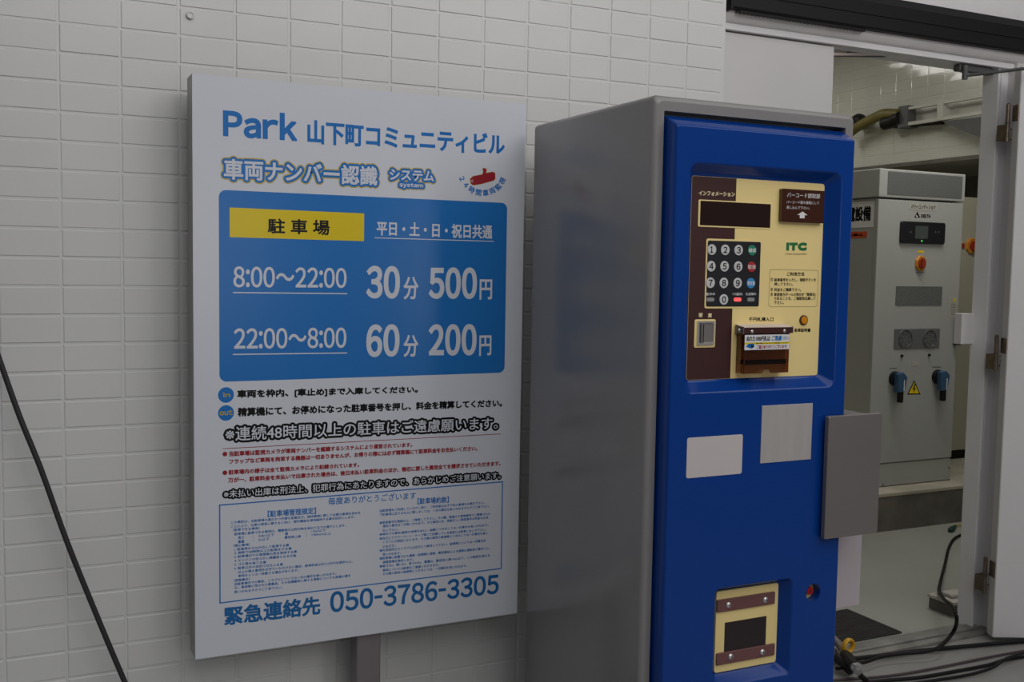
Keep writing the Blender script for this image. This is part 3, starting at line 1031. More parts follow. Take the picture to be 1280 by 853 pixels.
# barcode reader
mb = MB()
YR = YPN - .011
RP = Plane(YR, 0.0001)
q = RP.q(M1, (783, 206, 441), (1082, 218, 450))
bz1, bz0 = (q[1] + q[4]) / 2, (q[2] + q[5]) / 2
slab(mb, rrect(q[0], q[3], bz0, bz1, .0015, 3), YR, YPN, 'smoke_solid', .0006)
RP.text(mb, 'バーコード読取部', M1, (818, 230, 266), (1052, 242, 276), 'white_print', bold=0.08 * MM, layer=1, res=2, rounded=False)
RP.text(mb, 'バーコード面を裏側にして', M1, (814, 288, 310), (1046, 296, 318), 'white_print', bold=0.04 * MM, layer=1, res=2, rounded=False)
RP.text(mb, '差し込んで下さい。', M1, (814, 325, 348), (978, 332, 354), 'white_print', bold=0.04 * MM, layer=1, res=2, rounded=False)
RP.poly(mb, [RP.pt(M1, *p) for p in ((928, 367), (963, 393), (943, 393), (943, 415), (908, 415), (908, 391), (890, 391))], 'white_print', 1)
mb.build('barcode_reader', panel)
# keypad
mb = MB()
ka, kb = PP.pt(M1, 240, 560), PP.pt(M2, 612, 248)
ka2, kb2 = PP.pt(M1, 628, 582), PP.pt(M2, 234, 258)
kx1 = (PP.pt(M1, 628, 640)[0] + PP.pt(M2, 616, 200)[0]) / 2
kx0 = (PP.pt(M1, 252, 640)[0] + PP.pt(M2, 240, 200)[0]) / 2
kz1 = (PP.pt(M1, 262, 573)[1] + PP.pt(M1, 620, 584)[1]) / 2
kz0 = (PP.pt(M2, 240, 246)[1] + PP.pt(M2, 610, 248)[1]) / 2
slab(mb, rrect(kx0 - .0038, kx1 + .001, kz0 - .0042, kz1 + .0042, .005, 5), YPN - .0008, YPN, 'cream', .0004)
slab(mb, rrect(kx0, kx1, kz0, kz1, .004, 5), YPN - .0014, YPN - .0007, 'key_black', .0003)
KP = Plane(YPN - .0014, 0.0001)
for (t, xa, xb) in (('動作中', 243, 305), ('つり銭切れ', 428, 502), ('札故障中', 524, 597)):
    KP.text(mb, t, M2, (xa, 148, 168), (xb, 148, 168), 'white_print', bold=0.1 * MM, layer=1, res=2, rounded=False)
kp = mb.build('keypad', panel)
keys = [('1', M1, 285, 638, 'key_white'), ('2', M1, 380, 640, 'key_white'), ('3', M1, 475, 642, 'key_white'), ('確認', M1, 571, 643, 'key_green'),
        ('4', M1, 280, 756, 'key_white'), ('5', M1, 375, 757, 'key_white'), ('6', M1, 472, 759, 'key_white'), ('取消', M1, 567, 761, 'key_red'),
        ('7', M2, 275, 78, 'key_white'), ('8', M2, 370, 79, 'key_white'), ('9', M2, 468, 80, 'key_white'), ('領収書', M2, 562, 81, 'key_blue'),
        ('0', M2, 370, 197, 'key_white')]
YK = YPN - .0030
KT = Plane(YK, 0.0001)
for (t, cr, x, y, k) in keys:
    mb = MB()
    c = KT.pt(cr, x, y)
    R_ = 0.0117
    rg = lambda rr, Y: [Vector((c[0] + rr * math.cos(2 * math.pi * i / 28), Y, c[1] + rr * math.sin(2 * math.pi * i / 28))) for i in range(28)]
    mb.loft([rg(R_, YPN - .0013), rg(R_, YK + .0005), rg(R_ - .0006, YK)], k, cap1=True, smooth=False)
    if len(t) == 1:
        KT.text(mb, t, cr, (x - 14, y - 23, y + 23), (x + 14 if t != '1' else x + 8, y - 23, y + 23), 's_black', bold=0.5 * MM, layer=1, res=5, tightly=True)
    else:
        KT.text(mb, t, cr, (x - 27, y - 15, y + 15), (x + 27, y - 15, y + 15), 'white_print', bold=0.15 * MM, layer=1, res=2, rounded=False)
    o = mb.build('key', kp)
    if len(t) > 1:
        o['label'] = {'確認': 'green confirm key', '取消': 'red cancel key', '領収書': 'light blue key'}[t]
for (x, k) in ((272, 'led_off'), (465, 'led_on'), (560, 'led_off')):
    mb = MB()
    c = KP.pt(M2, x, 197)
    slab(mb, rrect(c[0] - .0104, c[0] + .0104, c[1] - .0043, c[1] + .0043, .0040, 6), YPN - .0022, YPN - .0013, k)
    o = mb.build('indicator_lamp', kp)
    if k == 'led_on':
        o['label'] = 'red lit indicator lamp'
# coin slot
mb = MB()
ca = PP.q(M2, (157, 338, 540), (306, 338, 540))
slab(mb, rrect(ca[0], ca[3], ca[2], ca[1], .004, 5), YPN - .0012, YPN, 'cream', .0004)
mb.build('coin_slot_border', panel)
mb = MB()
cb = PP.q(M2, (174, 350, 522), (295, 350, 522))
o1 = rrect(cb[0], cb[3], cb[2], cb[1], .002, 4)
o2 = rrect(cb[0] + .004, cb[3] - .004, cb[2] + .005, cb[1] - .004, .001, 4)
o3 = rrect(cb[0] + .005, cb[3] - .005, cb[2] + .006, cb[1] - .005, .001, 4)
mb.loft([xz(o1, YPN - .0012), xz(o1, YPN - .004), xz(o2, YPN - .004), xz(o3, YPN - .0016)], 'chrome', smooth=False)
fill(mb, [o3], YPN - .0015, 'steel_dull')
sc_ = PP.pt(M2, 219, 437)
mb.box(sc_[0] - .0015, sc_[0] + .0015, YPN - .0022, YPN - .0015, PP.pt(M2, 219, 500)[1], PP.pt(M2, 219, 372)[1], 'key_black')
mb.box(sc_[0] - .008, sc_[0] - .0035, YPN - .006, YPN - .0014, PP.pt(M2, 219, 505)[1], PP.pt(M2, 219, 368)[1], 'steel_dull', .0012)
mb.build('coin_slot', panel)
# certificate button
mb = MB()
c = PP.pt(M2, 933, 344)
mb.cyl((c[0], YPN, c[1]), (c[0], YPN - .003, c[1]), .0120, .0115, 'brown', 28)
mb.cyl((c[0], YPN - .003, c[1]), (c[0], YPN - .0055, c[1]), .0093, .0080, 'orange', 28)
o = mb.build('certificate_button', panel)
# bank note slot with smoked cover
YC = YPN - .030
CP = Plane(YC, 0.0001)
mb = MB()
nq = PP.q(M2, (480, 622, 648), (772, 622, 648))
mb.box(nq[0], nq[3], YPN - .004, YPN, (nq[2] + nq[5]) / 2 - .001, (nq[1] + nq[4]) / 2 + .001, 'black', .001)
mb.build('note_slot', panel)
mb = MB()
cq = CP.q(M2, (515, 398, 722), (832, 398, 718))
cx0, cx1, cz1, cz0 = cq[0], cq[3], (cq[1] + cq[4]) / 2, (cq[2] + cq[5]) / 2
xm = (cx0 + cx1) / 2
fo = [(cx0, cz0)]
for k in range(9):
    a = math.pi - math.pi * k / 8
    fo.append((xm + .0115 * math.cos(a), cz0 + .0085 * math.sin(a)))
fo += [(cx1, cz0), (cx1, cz1 - .002), (cx0, cz1 - .002)]
slab(mb, fo, YC, YC + .002, 'smoke')
mb.box(cx0, cx0 + .002, YC + .002, YPN - .0015, cz0, cz1 - .002, 'smoke')
mb.box(cx1 - .002, cx1, YC + .002, YPN - .0015, cz0, cz1 - .002, 'smoke')
cover = mb.build('note_slot_cover', panel)
mb = MB()
bq = CP.q(M2, (512, 395, 440), (850, 398, 440))
mb.box(bq[0] - .001, bq[3] + .002, YC - .002, YC - .0002, bq[2], bq[1], 'brown', .0006)
xa_, xb_ = bq[0] - .001, bq[3] + .002
mb.loft([[Vector((x, YC - .002, bq[1] - .001)), Vector((x, YC - .002, bq[1])), Vector((x, YPN - .0002, bq[1] + .0055)), Vector((x, YPN - .0002, bq[1] + .0045))] for x in (xa_, xb_)], 'bar_paint', True, True, smooth=False)
mb.box(bq[0] - .0028, bq[0] - .001, YC - .002, YPN - .0002, bq[2] - .001, bq[1] + .0015, 'steel_dull', .0005)
mb.box(bq[3] + .002, bq[3] + .0035, YC - .002, YPN - .0002, bq[2], bq[1] + .0015, 'steel_dull', .0005)
mb.build('hinge_bracket', cover)
for (x, y) in ((567, 425), (797, 420)):
    mb = MB()
    c = CP.pt(M2, x, y)
    mb.cyl((c[0], YC - .002, c[1]), (c[0], YC - .0042, c[1]), .0042, .0022, 'chrome', 16)
    mb.build('screw', cover)
mb = MB()
sx_ = bq[0] - .0028
mb.cyl((sx_, YC + .014, (bq[1] + bq[2]) / 2), (sx_ - .0025, YC + .014, (bq[1] + bq[2]) / 2), .0045, .0025, 'chrome', 16)
mb.build('screw', cover)
mb = MB()
lq = CP.q(M2, (516, 450, 557), (832, 443, 549))
lz1, lz0 = (lq[1] + lq[4]) / 2, (lq[2] + lq[5]) / 2
LP = Plane(YC - .0004, 0.0001)
slab(mb, [(lq[0], lz0), (lq[3], lz0), (lq[3], lz1), (lq[0], lz1)], YC - .0004, YC - .0001, 'white_print')
hh = lz1 - lz0
LP.poly(mb, [(lq[0], lz0 + hh * .36), (lq[3], lz0 + hh * .36), (lq[3], lz0 + hh * .50), (lq[0], lz0 + hh * .50)], 's_yellow', 1)
W_ = lq[3] - lq[0]


def lt(t, u0, u1, v0, v1, key, bold=.15):
    P, F = place(glyphs(t, 2), (lq[0] + W_ * u0, lz0 + hh * v1, lz0 + hh * v0, lq[0] + W_ * u1, lz0 + hh * v1, lz0 + hh * v0))
    LP.put(mb, (P, F), key, 2)
    LP.put_stroke(mb, stroke(P, F, bold * MM, False), key, 2.3)


lt('ぬれた1000円札は', .04, .56, .58, .92, 's_black', .3)
lt('ご遠慮', .60, .82, .60, .92, 's_blue2', .35)
lt('ください', .83, .98, .64, .86, 's_blue2', .15)
lt('故障の原因となりますのでご注意お願いいたします', .24, .97, .385, .475, 's_black', .06)
lt('ご協力ありがとうございます!', .27, .95, .07, .31, 's_red', .25)
LP.poly(mb, [(lq[0] + W_ * a, lz0 + hh * b) for a, b in ((.03, .22), (.16, .08), (.22, .22), (.20, .44), (.08, .42))], 's_blue2', 2)
LP.poly(mb, [(lq[0] + W_ * a, lz0 + hh * b) for a, b in ((.13, .22), (.18, .16), (.20, .26), (.15, .34))], 's_black', 3)
mb.build('paper_label', cover)

# --- plates on the door
mb = MB()
DP = Plane(YD, .0001)
D3 = (820, 480, 4.063)
q = DP.q(D3, (155, 272, 478), (437, 259, 458))
slab(mb, rrect(q[0], q[3], (q[2] + q[5]) / 2, (q[1] + q[4]) / 2, .005, 4), YD - .0008, YD, 'sticker')
mb.build('blank_label', door)
mb = MB()
q = DP.q(D3, (533, 112, 402), (790, 98, 385))
slab(mb, rrect(q[0], q[3], (q[2] + q[5]) / 2, (q[1] + q[4]) / 2, .001, 3), YD - .0012, YD, 'steel', .0004)
mb.build('steel_plate', door)
# --- receipt outlet
mb = MB()
slab(mb, rrect(panB[0] + .0005, panB[1] - .001, panB[2] + .001, panB[3] - .0005, .006, 5), YPN - .0045, YPN - .0025, 'cream', .0005)
slab(mb, rrect(panB[0] + .0005, panB[1] - .0015, panB[2] + .001, panB[3] - .0005, .006, 5), YPN - .0015, YPN + .0009, 'cream', .0005)
outl = mb.build('receipt_outlet', door)
YO = YPN - .0045
OP = Plane(YO, .0001)
L1, L2 = (880, 715, 10.667), (880, 773, 10.667)
wq = OP.q((L1, L1), (271, 675, 1060), (825, 598, 990))
mb = MB()
wz1, wz0 = (wq[1] + wq[4]) / 2, (wq[2] + wq[5]) / 2
slab(mb, rrect(wq[0], wq[3], wz0, wz1, .001, 3), YO - .0004, YO, 'purple_glass')
mb.build('outlet_window', outl)
for (cr, L, R, scr) in ((L1, (178, 379, 545), (950, 272, 436), ((326, 443), (818, 375))), (L2, (170, 466, 622), (946, 353, 512), ((355, 515), (778, 455)))):
    S2 = Plane(YO - .004, .0001)
    q = S2.q(cr, L, R)
    mb = MB()
    slab(mb, rrect(q[0], q[3], (q[2] + q[5]) / 2, (q[1] + q[4]) / 2, .0025, 4), YO - .004, YO, 'strip', .0008)
    stp = mb.build('brown_strip', outl)
    for (x, y) in scr:
        c = S2.pt(cr, x, y)
        mb = MB()
        rg = lambda rr, Y: [Vector((c[0] + rr * math.cos(2 * math.pi * i / 20), Y, c[1] + rr * math.sin(2 * math.pi * i / 20))) for i in range(20)]
        mb.loft([rg(.0074, YO - .004), rg(.0070, YO - .0055), rg(.0050, YO - .0072), rg(.0022, YO - .008)], 'chrome', cap1=True)
        mb.box(c[0] - .0028, c[0] + .0028, YO - .0083, YO - .0078, c[1] - .0006, c[1] + .0006, 'black')
        mb.box(c[0] - .0006, c[0] + .0006, YO - .0083, YO - .0078, c[1] - .0028, c[1] + .0028, 'black')
        mb.build('screw', stp)
# --- card box on the right side with steel cover, pale box below it
YV = -0.8165
mb = MB()
v0, v1 = on_y(1036.2, 520.5, YV), on_y(1097, 667.5, YV)
v2, v3 = on_y(1103, 517.3, YV), on_y(1030.5, 673.8, YV)
vx0, vx1 = (v0.x + v3.x) / 2, (v1.x + v2.x) / 2
vz1, vz0 = (v0.z + v2.z) / 2, (v1.z + v3.z) / 2
slab(mb, rrect(vx0, vx1, vz0, vz1, .005, 5), YV, YV + .012, 'steel_dull', .0012)
mb.build('side_cover_plate', pm)
mb = MB()
mb.box(XR - .004, vx1 - .018, YV + .012, -0.48, vz0 + .006, vz1 - .004, 'cab', .003)
mb.box(XR - .03, XR + .004, YV + .012, -0.752, vz0 + .03, vz1 - .03, 'cab', .002)
mb.build('side_box', pm)
mb = MB()
a, b = on_y(1077.5, 673, -0.72), on_y(1074.5, 757, -0.72)
mb.box(XR - .002, (a.x + b.x) / 2, -0.72, -0.50, b.z, vz0 + .02, 'mauve', .002)
mb.build('lower_side_box', pm)

# ================================================================== SMALLER THINGS OUTSIDE
# hanging cable left of the sign
Yh = -0.06
pts = [(-60, 260), (-32, 360), (0, 452), (25, 522), (52, 589), (82, 673), (114, 753), (156, 853), (200, 950), (240, 1040)]
P = [on_y(x, y, Yh) for x, y in pts]
P = [p for p in P if p.z > 0.02]
mb = MB()
sl = (P[-1].x - P[-2].x) / (P[-1].z - P[-2].z)
foot = Vector((P[-1].x + sl * (0.03 - P[-1].z) * 0.92, Yh, 0.03))
mb.tube([Vector((P[0].x - .10, Yh, 2.55))] + P + [foot, foot + Vector((.03, -.03, -.022)), foot + Vector((.05, -.16, -.022))], 0.0066, 'hang', 10, 6)
tag(mb.build('hanging_cable'), 'black cable hanging down in front of the tiled wall left of the sign', 'cable')
# painted-over round plug in the wall
c = on_y(237.8, 19.3, 0.0)
mb = MB()
mb.torus((c.x, -0.004, c.z), (0, 1, 0), 0.0072, 0.0025, 'tile', 24, 8)
mb.cyl((c.x, 0.001, c.z), (c.x, -0.0045, c.z), 0.0068, 0.006, 'tile', 20)
tag(mb.build('wall_plug'), 'small round white painted plug set in the tiled wall above the sign', 'wall plug')
# black housing over the doorway
Yc = 0.004
h0, h1 = on_y(1085, 30, Yc), on_y(1161, 0, Yc)
x0h = on_y(917, 6, Yc).x
zb, zt = 2.168, 2.285
bx = thing('black_overhead_housing', 'long black metal housing across the wall above the doorway', 'door housing', (2.6, 0.0, zb))
mb = MB()
prof = [(Yc + .004, zb), (Yc, zb + .006), (Yc, zt - .03), (Yc + .02, zt), (0.045, zt), (0.045, zb)]
mb.loft([[Vector((x, p[0] + o, p[1] + o2)) for p in prof] for (x, o, o2) in ((x0h, 0, 0), (3.9, 0, 0))], 'black', True, True, smooth=False)
mb.box(x0h + .02, 3.9, Yc - .003, Yc + .002, zb + .045, zb + .052, 'black', .001)
mb.build('housing', bx)
mb = MB()
mb.box(x0h - .012, x0h, Yc - .004, 0.045, zb - .006, zt, 'black', .003)
mb.build('end_cap', bx)
gx0, gx1 = x0h + .03, on_y(1084, 31, Yc).x
mb = MB()
mb.box(gx0, gx1, Yc + .006, Yc + .012, zb - .010, zb, 'black', .001)
mb.box(gx0, gx1, 0.034, 0.040, zb - .010, zb, 'black', .001)
n = 34
for k in range(n + 1):
    x = gx0 + (gx1 - gx0) * k / n
    mb.box(x - .003, x + .003, Yc + .012, 0.034, zb - .008, zb - .003, 'fan')
mb.build('slotted_grille', bx)
# door mat
mp = [on_z(x, y, 0.004) for x, y in ((1060, 762), (1132.5, 793.4), (1069.7, 801.8))]
ex = Vector((-1, 0, 0))
mb = MB()
xr_ = (mp[0].x + mp[1].x) / 2
mb.box(xr_ - .62, xr_, mp[2].y, mp[0].y, 0.0, 0.007, 'mat', .002)
for k in range(24):
    y = mp[2].y + .01 + (mp[0].y - mp[2].y - .02) * k / 23
    mb.box(xr_ - .61, xr_ - .01, y - .0035, y + .0035, 0.0065, 0.0095, 'mat')
tag(mb.build('door_mat'), 'dark ribbed mat lying on the room floor just inside the doorway', 'mat')
# cables on the ground
K8 = (1040, 623, 3.708)


def ground(pts, zs, r, key, name, label, cat, ends=()):
    P = []
    for i, (x, y) in enumerate(pts):
        z = (zs[i] if isinstance(zs, (list, tuple)) else zs)
        P.append(on_z(K8[0] + x / K8[2], K8[1] + y / K8[2], z))
    P += [Vector(e) for e in ends]
    m = MB()
    m.tube(P, r, key, 8, 5)
    return tag(m.build(name), label, cat, 'cables on the ground by the doorway')


ground([(660, 150), (640, 158), (605, 168), (565, 190), (540, 235), (525, 300), (502, 390), (497, 430), (520, 470), (555, 500), (577, 545), (572, 600), (540, 650), (490, 695), (430, 712), (330, 720), (230, 735), (170, 755), (120, 768), (20, 790)],
       [.008] * 5 + [.02, .05, .08, .125, .14, .125, .07, .03, .034, .032, .030, .028, .028, .028, .028], 0.0070, 'black_soft', 'power_cable', 'thick black cable snaking out of the room across the door sill', 'cable')
ground([(1000, 655), (890, 662), (760, 674), (560, 693), (430, 706), (340, 716), (250, 728), (120, 742), (30, 752), (-160, 770)], .012, 0.0075, 'black_soft', 'power_cable',
       'black cable along the foot of the sill towards the open white door', 'cable')
ground([(1000, 690), (890, 708), (740, 735), (520, 780), (330, 815), (180, 832), (60, 840), (-160, 856)], .006, 0.0045, 'brown_cable', 'power_cable', 'thin brown cable between the black cables on the ground', 'cable')
ground([(1000, 715), (890, 735), (800, 750), (720, 775), (560, 805), (400, 832), (200, 850), (60, 870), (-160, 905)], .007, 0.0060, 'black_soft', 'power_cable', 'black cable lying just in front of the thin brown cable on the ground', 'cable')
ground([(1000, 690), (890, 717), (830, 735), (790, 755), (740, 788), (640, 818), (480, 845), (360, 862)], [.014, .024, .030, .028, .018, .010, .010, .010], 0.0055, 'black_soft', 'power_cable',
       'black ground cable closest to the camera, crossing over its neighbour near the white door', 'cable')
# cable connector with a yellow ring
kk = (1020, 798, 15.51)
zc = 0.05
g = lambda x, y, z=zc: on_z(kk[0] + x / kk[2], kk[1] + y / kk[2], z)
con = thing('cable_connector', 'black cable connector with yellow ring and clear plug beside the blue machine', 'cable connector', tuple(g(600, 500, 0.0)))
mb = MB()
mb.tube([g(560, 330), g(640, 430), g(760, 560)], lambda t: 0.018 + .004 * math.sin(t * math.pi), 'black_soft', 14, 6)
mb.tube([g(400, 380, .04), g(560, 520, .035), g(690, 640, .025)], lambda t: 0.017, 'black', 12, 4)
mb.build('connector_body', con)
mb = MB()
mb.tube([g(-120, -260), g(150, -140), g(400, 70), g(520, 230), g(575, 330)], lambda t: 0.013, 'post', 12, 5)
mb.build('cable_sleeve', con)
mb = MB()
rc = g(625, 155, .075)
ax = (RT * 0.50 + DN * 0.12 - _fwd * 0.82)
mb.torus(rc, ax, 0.0225, 0.0060, 'yellow_ring', 32, 10, 1.6)
mb.build('yellow_ring', con)
mb = MB()
mb.cyl(g(515, 270), g(565, 235), .0105, .0105, 's_olive', 16)
mb.build('ring_clamp', con)
mb = MB()
mb.tube([g(750, 560), g(800, 620), g(840, 690)], lambda t: 0.0155 - .003 * t, 'clear', 14, 3)
mb.box(g(800, 620).x - .012, g(800, 620).x + .012, g(800, 620).y - .012, g(800, 620).y + .012, zc + .010, zc + .022, 'clear', .003)
mb.build('clear_plug', con)
mb = MB()
mb.tube([g(850, 720, .045), g(930, 790, .03), g(1010, 880, .012), g(1050, 1000, .010), g(1060, 1150, .010)], 0.0095, 'black_soft', 10, 5)
mb.build('tail_cable', con)

# ================================================================== IN THE PLANT ROOM
YQ = 1.45
QX0 = (on_y(1096, 270, YQ).x + on_y(1089.4, 516, YQ).x) / 2
QX1 = (on_y(1204.5, 270, YQ).x + on_y(1189.5, 548, YQ).x) / 2
QZ1 = (on_y(1105, 212, YQ).z + on_y(1207, 217, YQ).z) / 2
QD = .85
pc = thing('power_cabinet', 'tall light grey power converter cabinet with two blue handles in the room', 'electrical cabinet', ((QX0 + QX1) / 2, YQ + QD / 2, ZP))
zh = (on_y(1098, 247.4, YQ).z + on_y(1205, 251.5, YQ).z) / 2
zd0 = (on_y(1102.6, 579, YQ).z + on_y(1187.8, 572.6, YQ).z) / 2
mb = MB()
mb.box(QX0 + .006, QX1 - .002, YQ + .02, YQ + QD, ZP, zh - .004, 'pcab', .003)
mb.build('carcass', pc)
mb = MB()
mb.box(QX0 + .008, QX1 - .004, YQ + .004, YQ + .03, ZP + .004, zd0 - .004, 'pcab', .002)
for (x, y) in ((1103.5, 606), (1186, 585), (1186, 600)):
    p = on_y(x, y, YQ + .004)
    mb.cyl((p.x, YQ + .004, p.z), (p.x, YQ + .001, p.z), .006, .005, 'fan', 10)
mb.build('kick_panel', pc)
mb = MB()
mb.box(QX0, QX1, YQ, YQ + .022, zd0, zh - .010, 'pcab', .003)
pdoor = mb.build('cabinet_door', pc)
mb = MB()
mb.box(QX0 - .004, QX1 + .004, YQ - .004, YQ + QD, zh, QZ1, 'pcab', .005)
QP = Plane(YQ - .004, .0003)
q6 = (1040, 190, 3.708)
q7 = (1040, 400, 3.708)
q = QP.q(q6, (258, 94, 200), (603, 110, 214))
slab(mb, rrect(q[0], q[3], (q[2] + q[5]) / 2, (q[1] + q[4]) / 2, .004), YQ - .006, YQ - .003, 'vent')
mb.build('vent_hood', pc)
DPn = Plane(YQ, .0004)


def plate(cr, L, R, key, name, parent, th=.003, rad=.004, extra=None, bev=0):
    q = DPn.q(cr, L, R)
    m = MB()
    slab(m, rrect(q[0], q[3], (q[2] + q[5]) / 2, (q[1] + q[4]) / 2, rad), YQ - th, YQ + .0005, key, bev)
    if extra:
        extra(m, Plane(YQ - th, .0004))
    return m.build(name, parent)


plate(q6, (357, 234, 270), (488, 238, 273), 'tray', 'name_label', pdoor, .001,
      extra=lambda m, P: P.text(m, 'パワーコンディショナ', q6, (366, 244, 264), (480, 247, 267), 's_black', bold=.3 * MM, layer=1, res=2, rounded=False))
mb = MB()
tri = [DPn.pt(q6, *p) for p in ((381, 305), (409, 305), (395, 277))]
DPn.poly(mb, tri, 's_black', 1)
DPn.poly(mb, [DPn.pt(q6, *p) for p in ((389, 302), (400, 302), (391, 291))], 'white_print', 2)
DPn.text(mb, 'DELTA', q6, (412, 289, 305), (457, 290, 306), 's_black', bold=1.2 * MM, layer=1, res=3)
mb.build('maker_mark', pdoor)


def scr(m, P):
    q = P.q(q6, (386, 343, 402), (445, 345, 403))
    P.poly(m, [(q[0], q[2]), (q[3], q[5]), (q[3], q[4]), (q[0], q[1])], 'lcd', 1)
    P.disc(m, P.pt(q6, 416, 413), .005, .005, 'led_green', 1)
    for x in (365, 480, 495):
        P.disc(m, P.pt(q6, x, 372), .006, .006, 'fan', 1)


plate(q6, (313, 322, 424), (518, 328, 428), 'key_black', 'control_display', pdoor, .012, .012, scr, .003)
plate(q6, (397, 457, 468), (425, 457, 468), 's_yellow', 'yellow_label', pdoor, .001, .001)
c = DPn.pt(q6, 408, 517)
mb = MB()
slab(mb, [(c[0] + .040 * math.cos(math.pi * k / 4 + math.pi / 8), c[1] + .044 * math.sin(math.pi * k / 4 + math.pi / 8)) for k in range(8)], YQ - .012, YQ, 'sw_orange', .004)
mb.cyl((c[0], YQ - .012, c[1]), (c[0], YQ - .018, c[1]), .028, .026, 'sw_red', 20)
mb.box(c[0] - .009, c[0] + .009, YQ - .028, YQ - .018, c[1] - .026, c[1] + .026, 'sw_red', .003)
mb.build('rotary_switch', pdoor)
for (cr, xa, xb, y) in ((q6, 387, 428, 560), (q7, 265, 300, 225), (q7, 465, 505, 219)):
    mb = MB()
    DPn.line(mb, cr, (xa, y), (xb, y), .004, 'fan', 1)
    mb.build('caption', pdoor)
for (x, y) in ((322, 167), (449, 163)):
    mb = MB()
    p = DPn.pt(q7, x, y)
    mb.cyl((p[0], YQ, p[1]), (p[0], YQ - .008, p[1]), .008, .007, 'black', 12)
    mb.build('bolt', pdoor)
plate(q7, (370, 195, 215), (402, 194, 214), 'tray', 'rating_plate', pdoor, .001, .002)
plate(q6, (295, 622, 710), (508, 625, 712), 'vent', 'vent_panel', pdoor, .003)
vp = plate(q7, (287, 43, 135), (497, 40, 132), 'vent', 'vent_panel', pdoor, .003)
for x in (338, 450):
    mb = MB()
    c = DPn.pt(q7, x, 88)
    mb.torus((c[0], YQ - .003, c[1]), (0, 1, 0), .048, .004, 'fan', 24, 6)
    for k in range(7):
        a = 2 * math.pi * k / 7
        mb.add([(c[0] + .010 * math.cos(a), YQ - .0036, c[1] + .010 * math.sin(a)), (c[0] + .044 * math.cos(a + .15), YQ - .0036, c[1] + .044 * math.sin(a + .15)), (c[0] + .044 * math.cos(a + .65), YQ - .0036, c[1] + .044 * math.sin(a + .65))], [[0, 1, 2]], 'fan')
    mb.build('fan', vp)
for (x, y, xe, ye) in ((288, 272, 302, 380), (486, 264, 499, 372)):
    mb = MB()
    c, e_ = DPn.pt(q7, x, y), DPn.pt(q7, xe, ye)
    mb.cyl((c[0], YQ, c[1]), (c[0], YQ - .018, c[1]), .040, .038, 'black', 24)
    dz = c[1] - e_[1]
    slab(mb, [(c[0] - .022, c[1] + .030), (c[0] - .012, c[1] - dz * .55), (c[0] + .030, c[1] - dz * .55), (c[0] + .048, c[1] + .012), (c[0] + .020, c[1] + .036)][::1], YQ - .050, YQ - .018, 'h_blue', .004)
    mb.box(c[0] + .002, c[0] + .028, YQ - .046, YQ - .020, e_[1], c[1] - dz * .52, 'black', .005)
    mb.box(c[0] + .020, c[0] + .026, YQ - .0515, YQ - .049, c[1] - dz * .50, c[1] - .005, 'white_print', .001)
    mb.build('switch_handle', pdoor)
mb = MB()
T = [DPn.pt(q7, *p) for p in ((348, 347), (410, 346), (381, 279))]
DPn.poly(mb, T, 's_black', 1)
gx, gz = sum(p[0] for p in T) / 3, sum(p[1] for p in T) / 3
DPn.poly(mb, [(gx + (p[0] - gx) * .78, gz + (p[1] - gz) * .78) for p in T], 's_yellow', 2)
DPn.poly(mb, [DPn.pt(q7, *p) for p in ((382, 297), (372, 322), (379, 321), (374, 340), (388, 316), (380, 317), (386, 300))], 's_black', 3)
mb.build('warning_triangle', pdoor)
mb = MB()
q = DPn.q(q6, (545, 672, 765), (577, 672, 765))
DPn.poly(mb, [(q[0], q[2]), (q[3], q[5]), (q[3], q[4]), (q[0], q[1])], 'tray', 1)
DPn.poly(mb, [DPn.pt(q6, *p) for p in ((560, 693), (576, 693), (568, 677))], 's_yellow', 2)
for y in (705, 713, 721, 730, 738, 746, 754):
    DPn.line(mb, q6, (550, y), (573, y), .002, 'fan', 2)
mb.build('side_sticker', pdoor)
q = DPn.q(q6, (554, 772, 895), (579, 772, 895))
mb = MB()
mb.box(q[0] + .012, q[3] + .012, YQ - .03, YQ, q[2], q[1], 'black', .004)
mb.build('door_handle', pdoor)
# marks on the left flank
XF = QX0 + .006
mb = MB()


def flank(m, text, y_near, y_far, z0, z1, key, layer, bold):
    V, F = glyphs(text, 4)
    a0, a1 = min(p[0] for p in V), max(p[0] for p in V)
    b0, b1 = min(p[1] for p in V), max(p[1] for p in V)
    P = [(-(y_far + (y_near - y_far) * (p[0] - a0) / (a1 - a0)), z0 + (z1 - z0) * (p[1] - b0) / (b1 - b0)) for p in V]
    for VF, d in (((P, F), 0), (stroke(P, F, bold, False), .0001)):
        m.add([(XF - .0012 - layer * .0003 - d, -p[0], p[1]) for p in VF[0]], VF[1], key)


fa, fb = on_x(1093.5, 251, XF), on_x(1092, 284, XF)
yn = on_x(1092.6, 268, XF).y
yc0, yc1 = on_x(1088.5, 268, XF).y, on_x(1078.8, 268, XF).y      # near and far edge of the nearest character
wch = yc1 - yc0
yf = yc0 + 4.25 * wch
fz1, fz0 = fa.z, fb.z
mb.box(XF - .0012, XF, yn, yf, fz0, fz1, 'white_print')
flank(mb, '蓄電設備', yc0, yc0 + 4.0 * wch, fz0 + (fz1 - fz0) * .26, fz0 + (fz1 - fz0) * .80, 's_black', 1, .0026)
mb.build('flank_sign', pc)
mb = MB()
r0, r1 = on_x(1078, 289.5, XF), on_x(1078, 297.5, XF)
ya, yb = on_x(1083.7, 292, XF).y, yf - .02
mb.box(XF - .0012, XF, ya, yb, r1.z, r0.z, 'label_red')
flank(mb, '立入禁止', ya + .03, yb - .03, r1.z + .012, r0.z - .012, 's_black', 1, .0012)
mb.build('flank_label', pc)

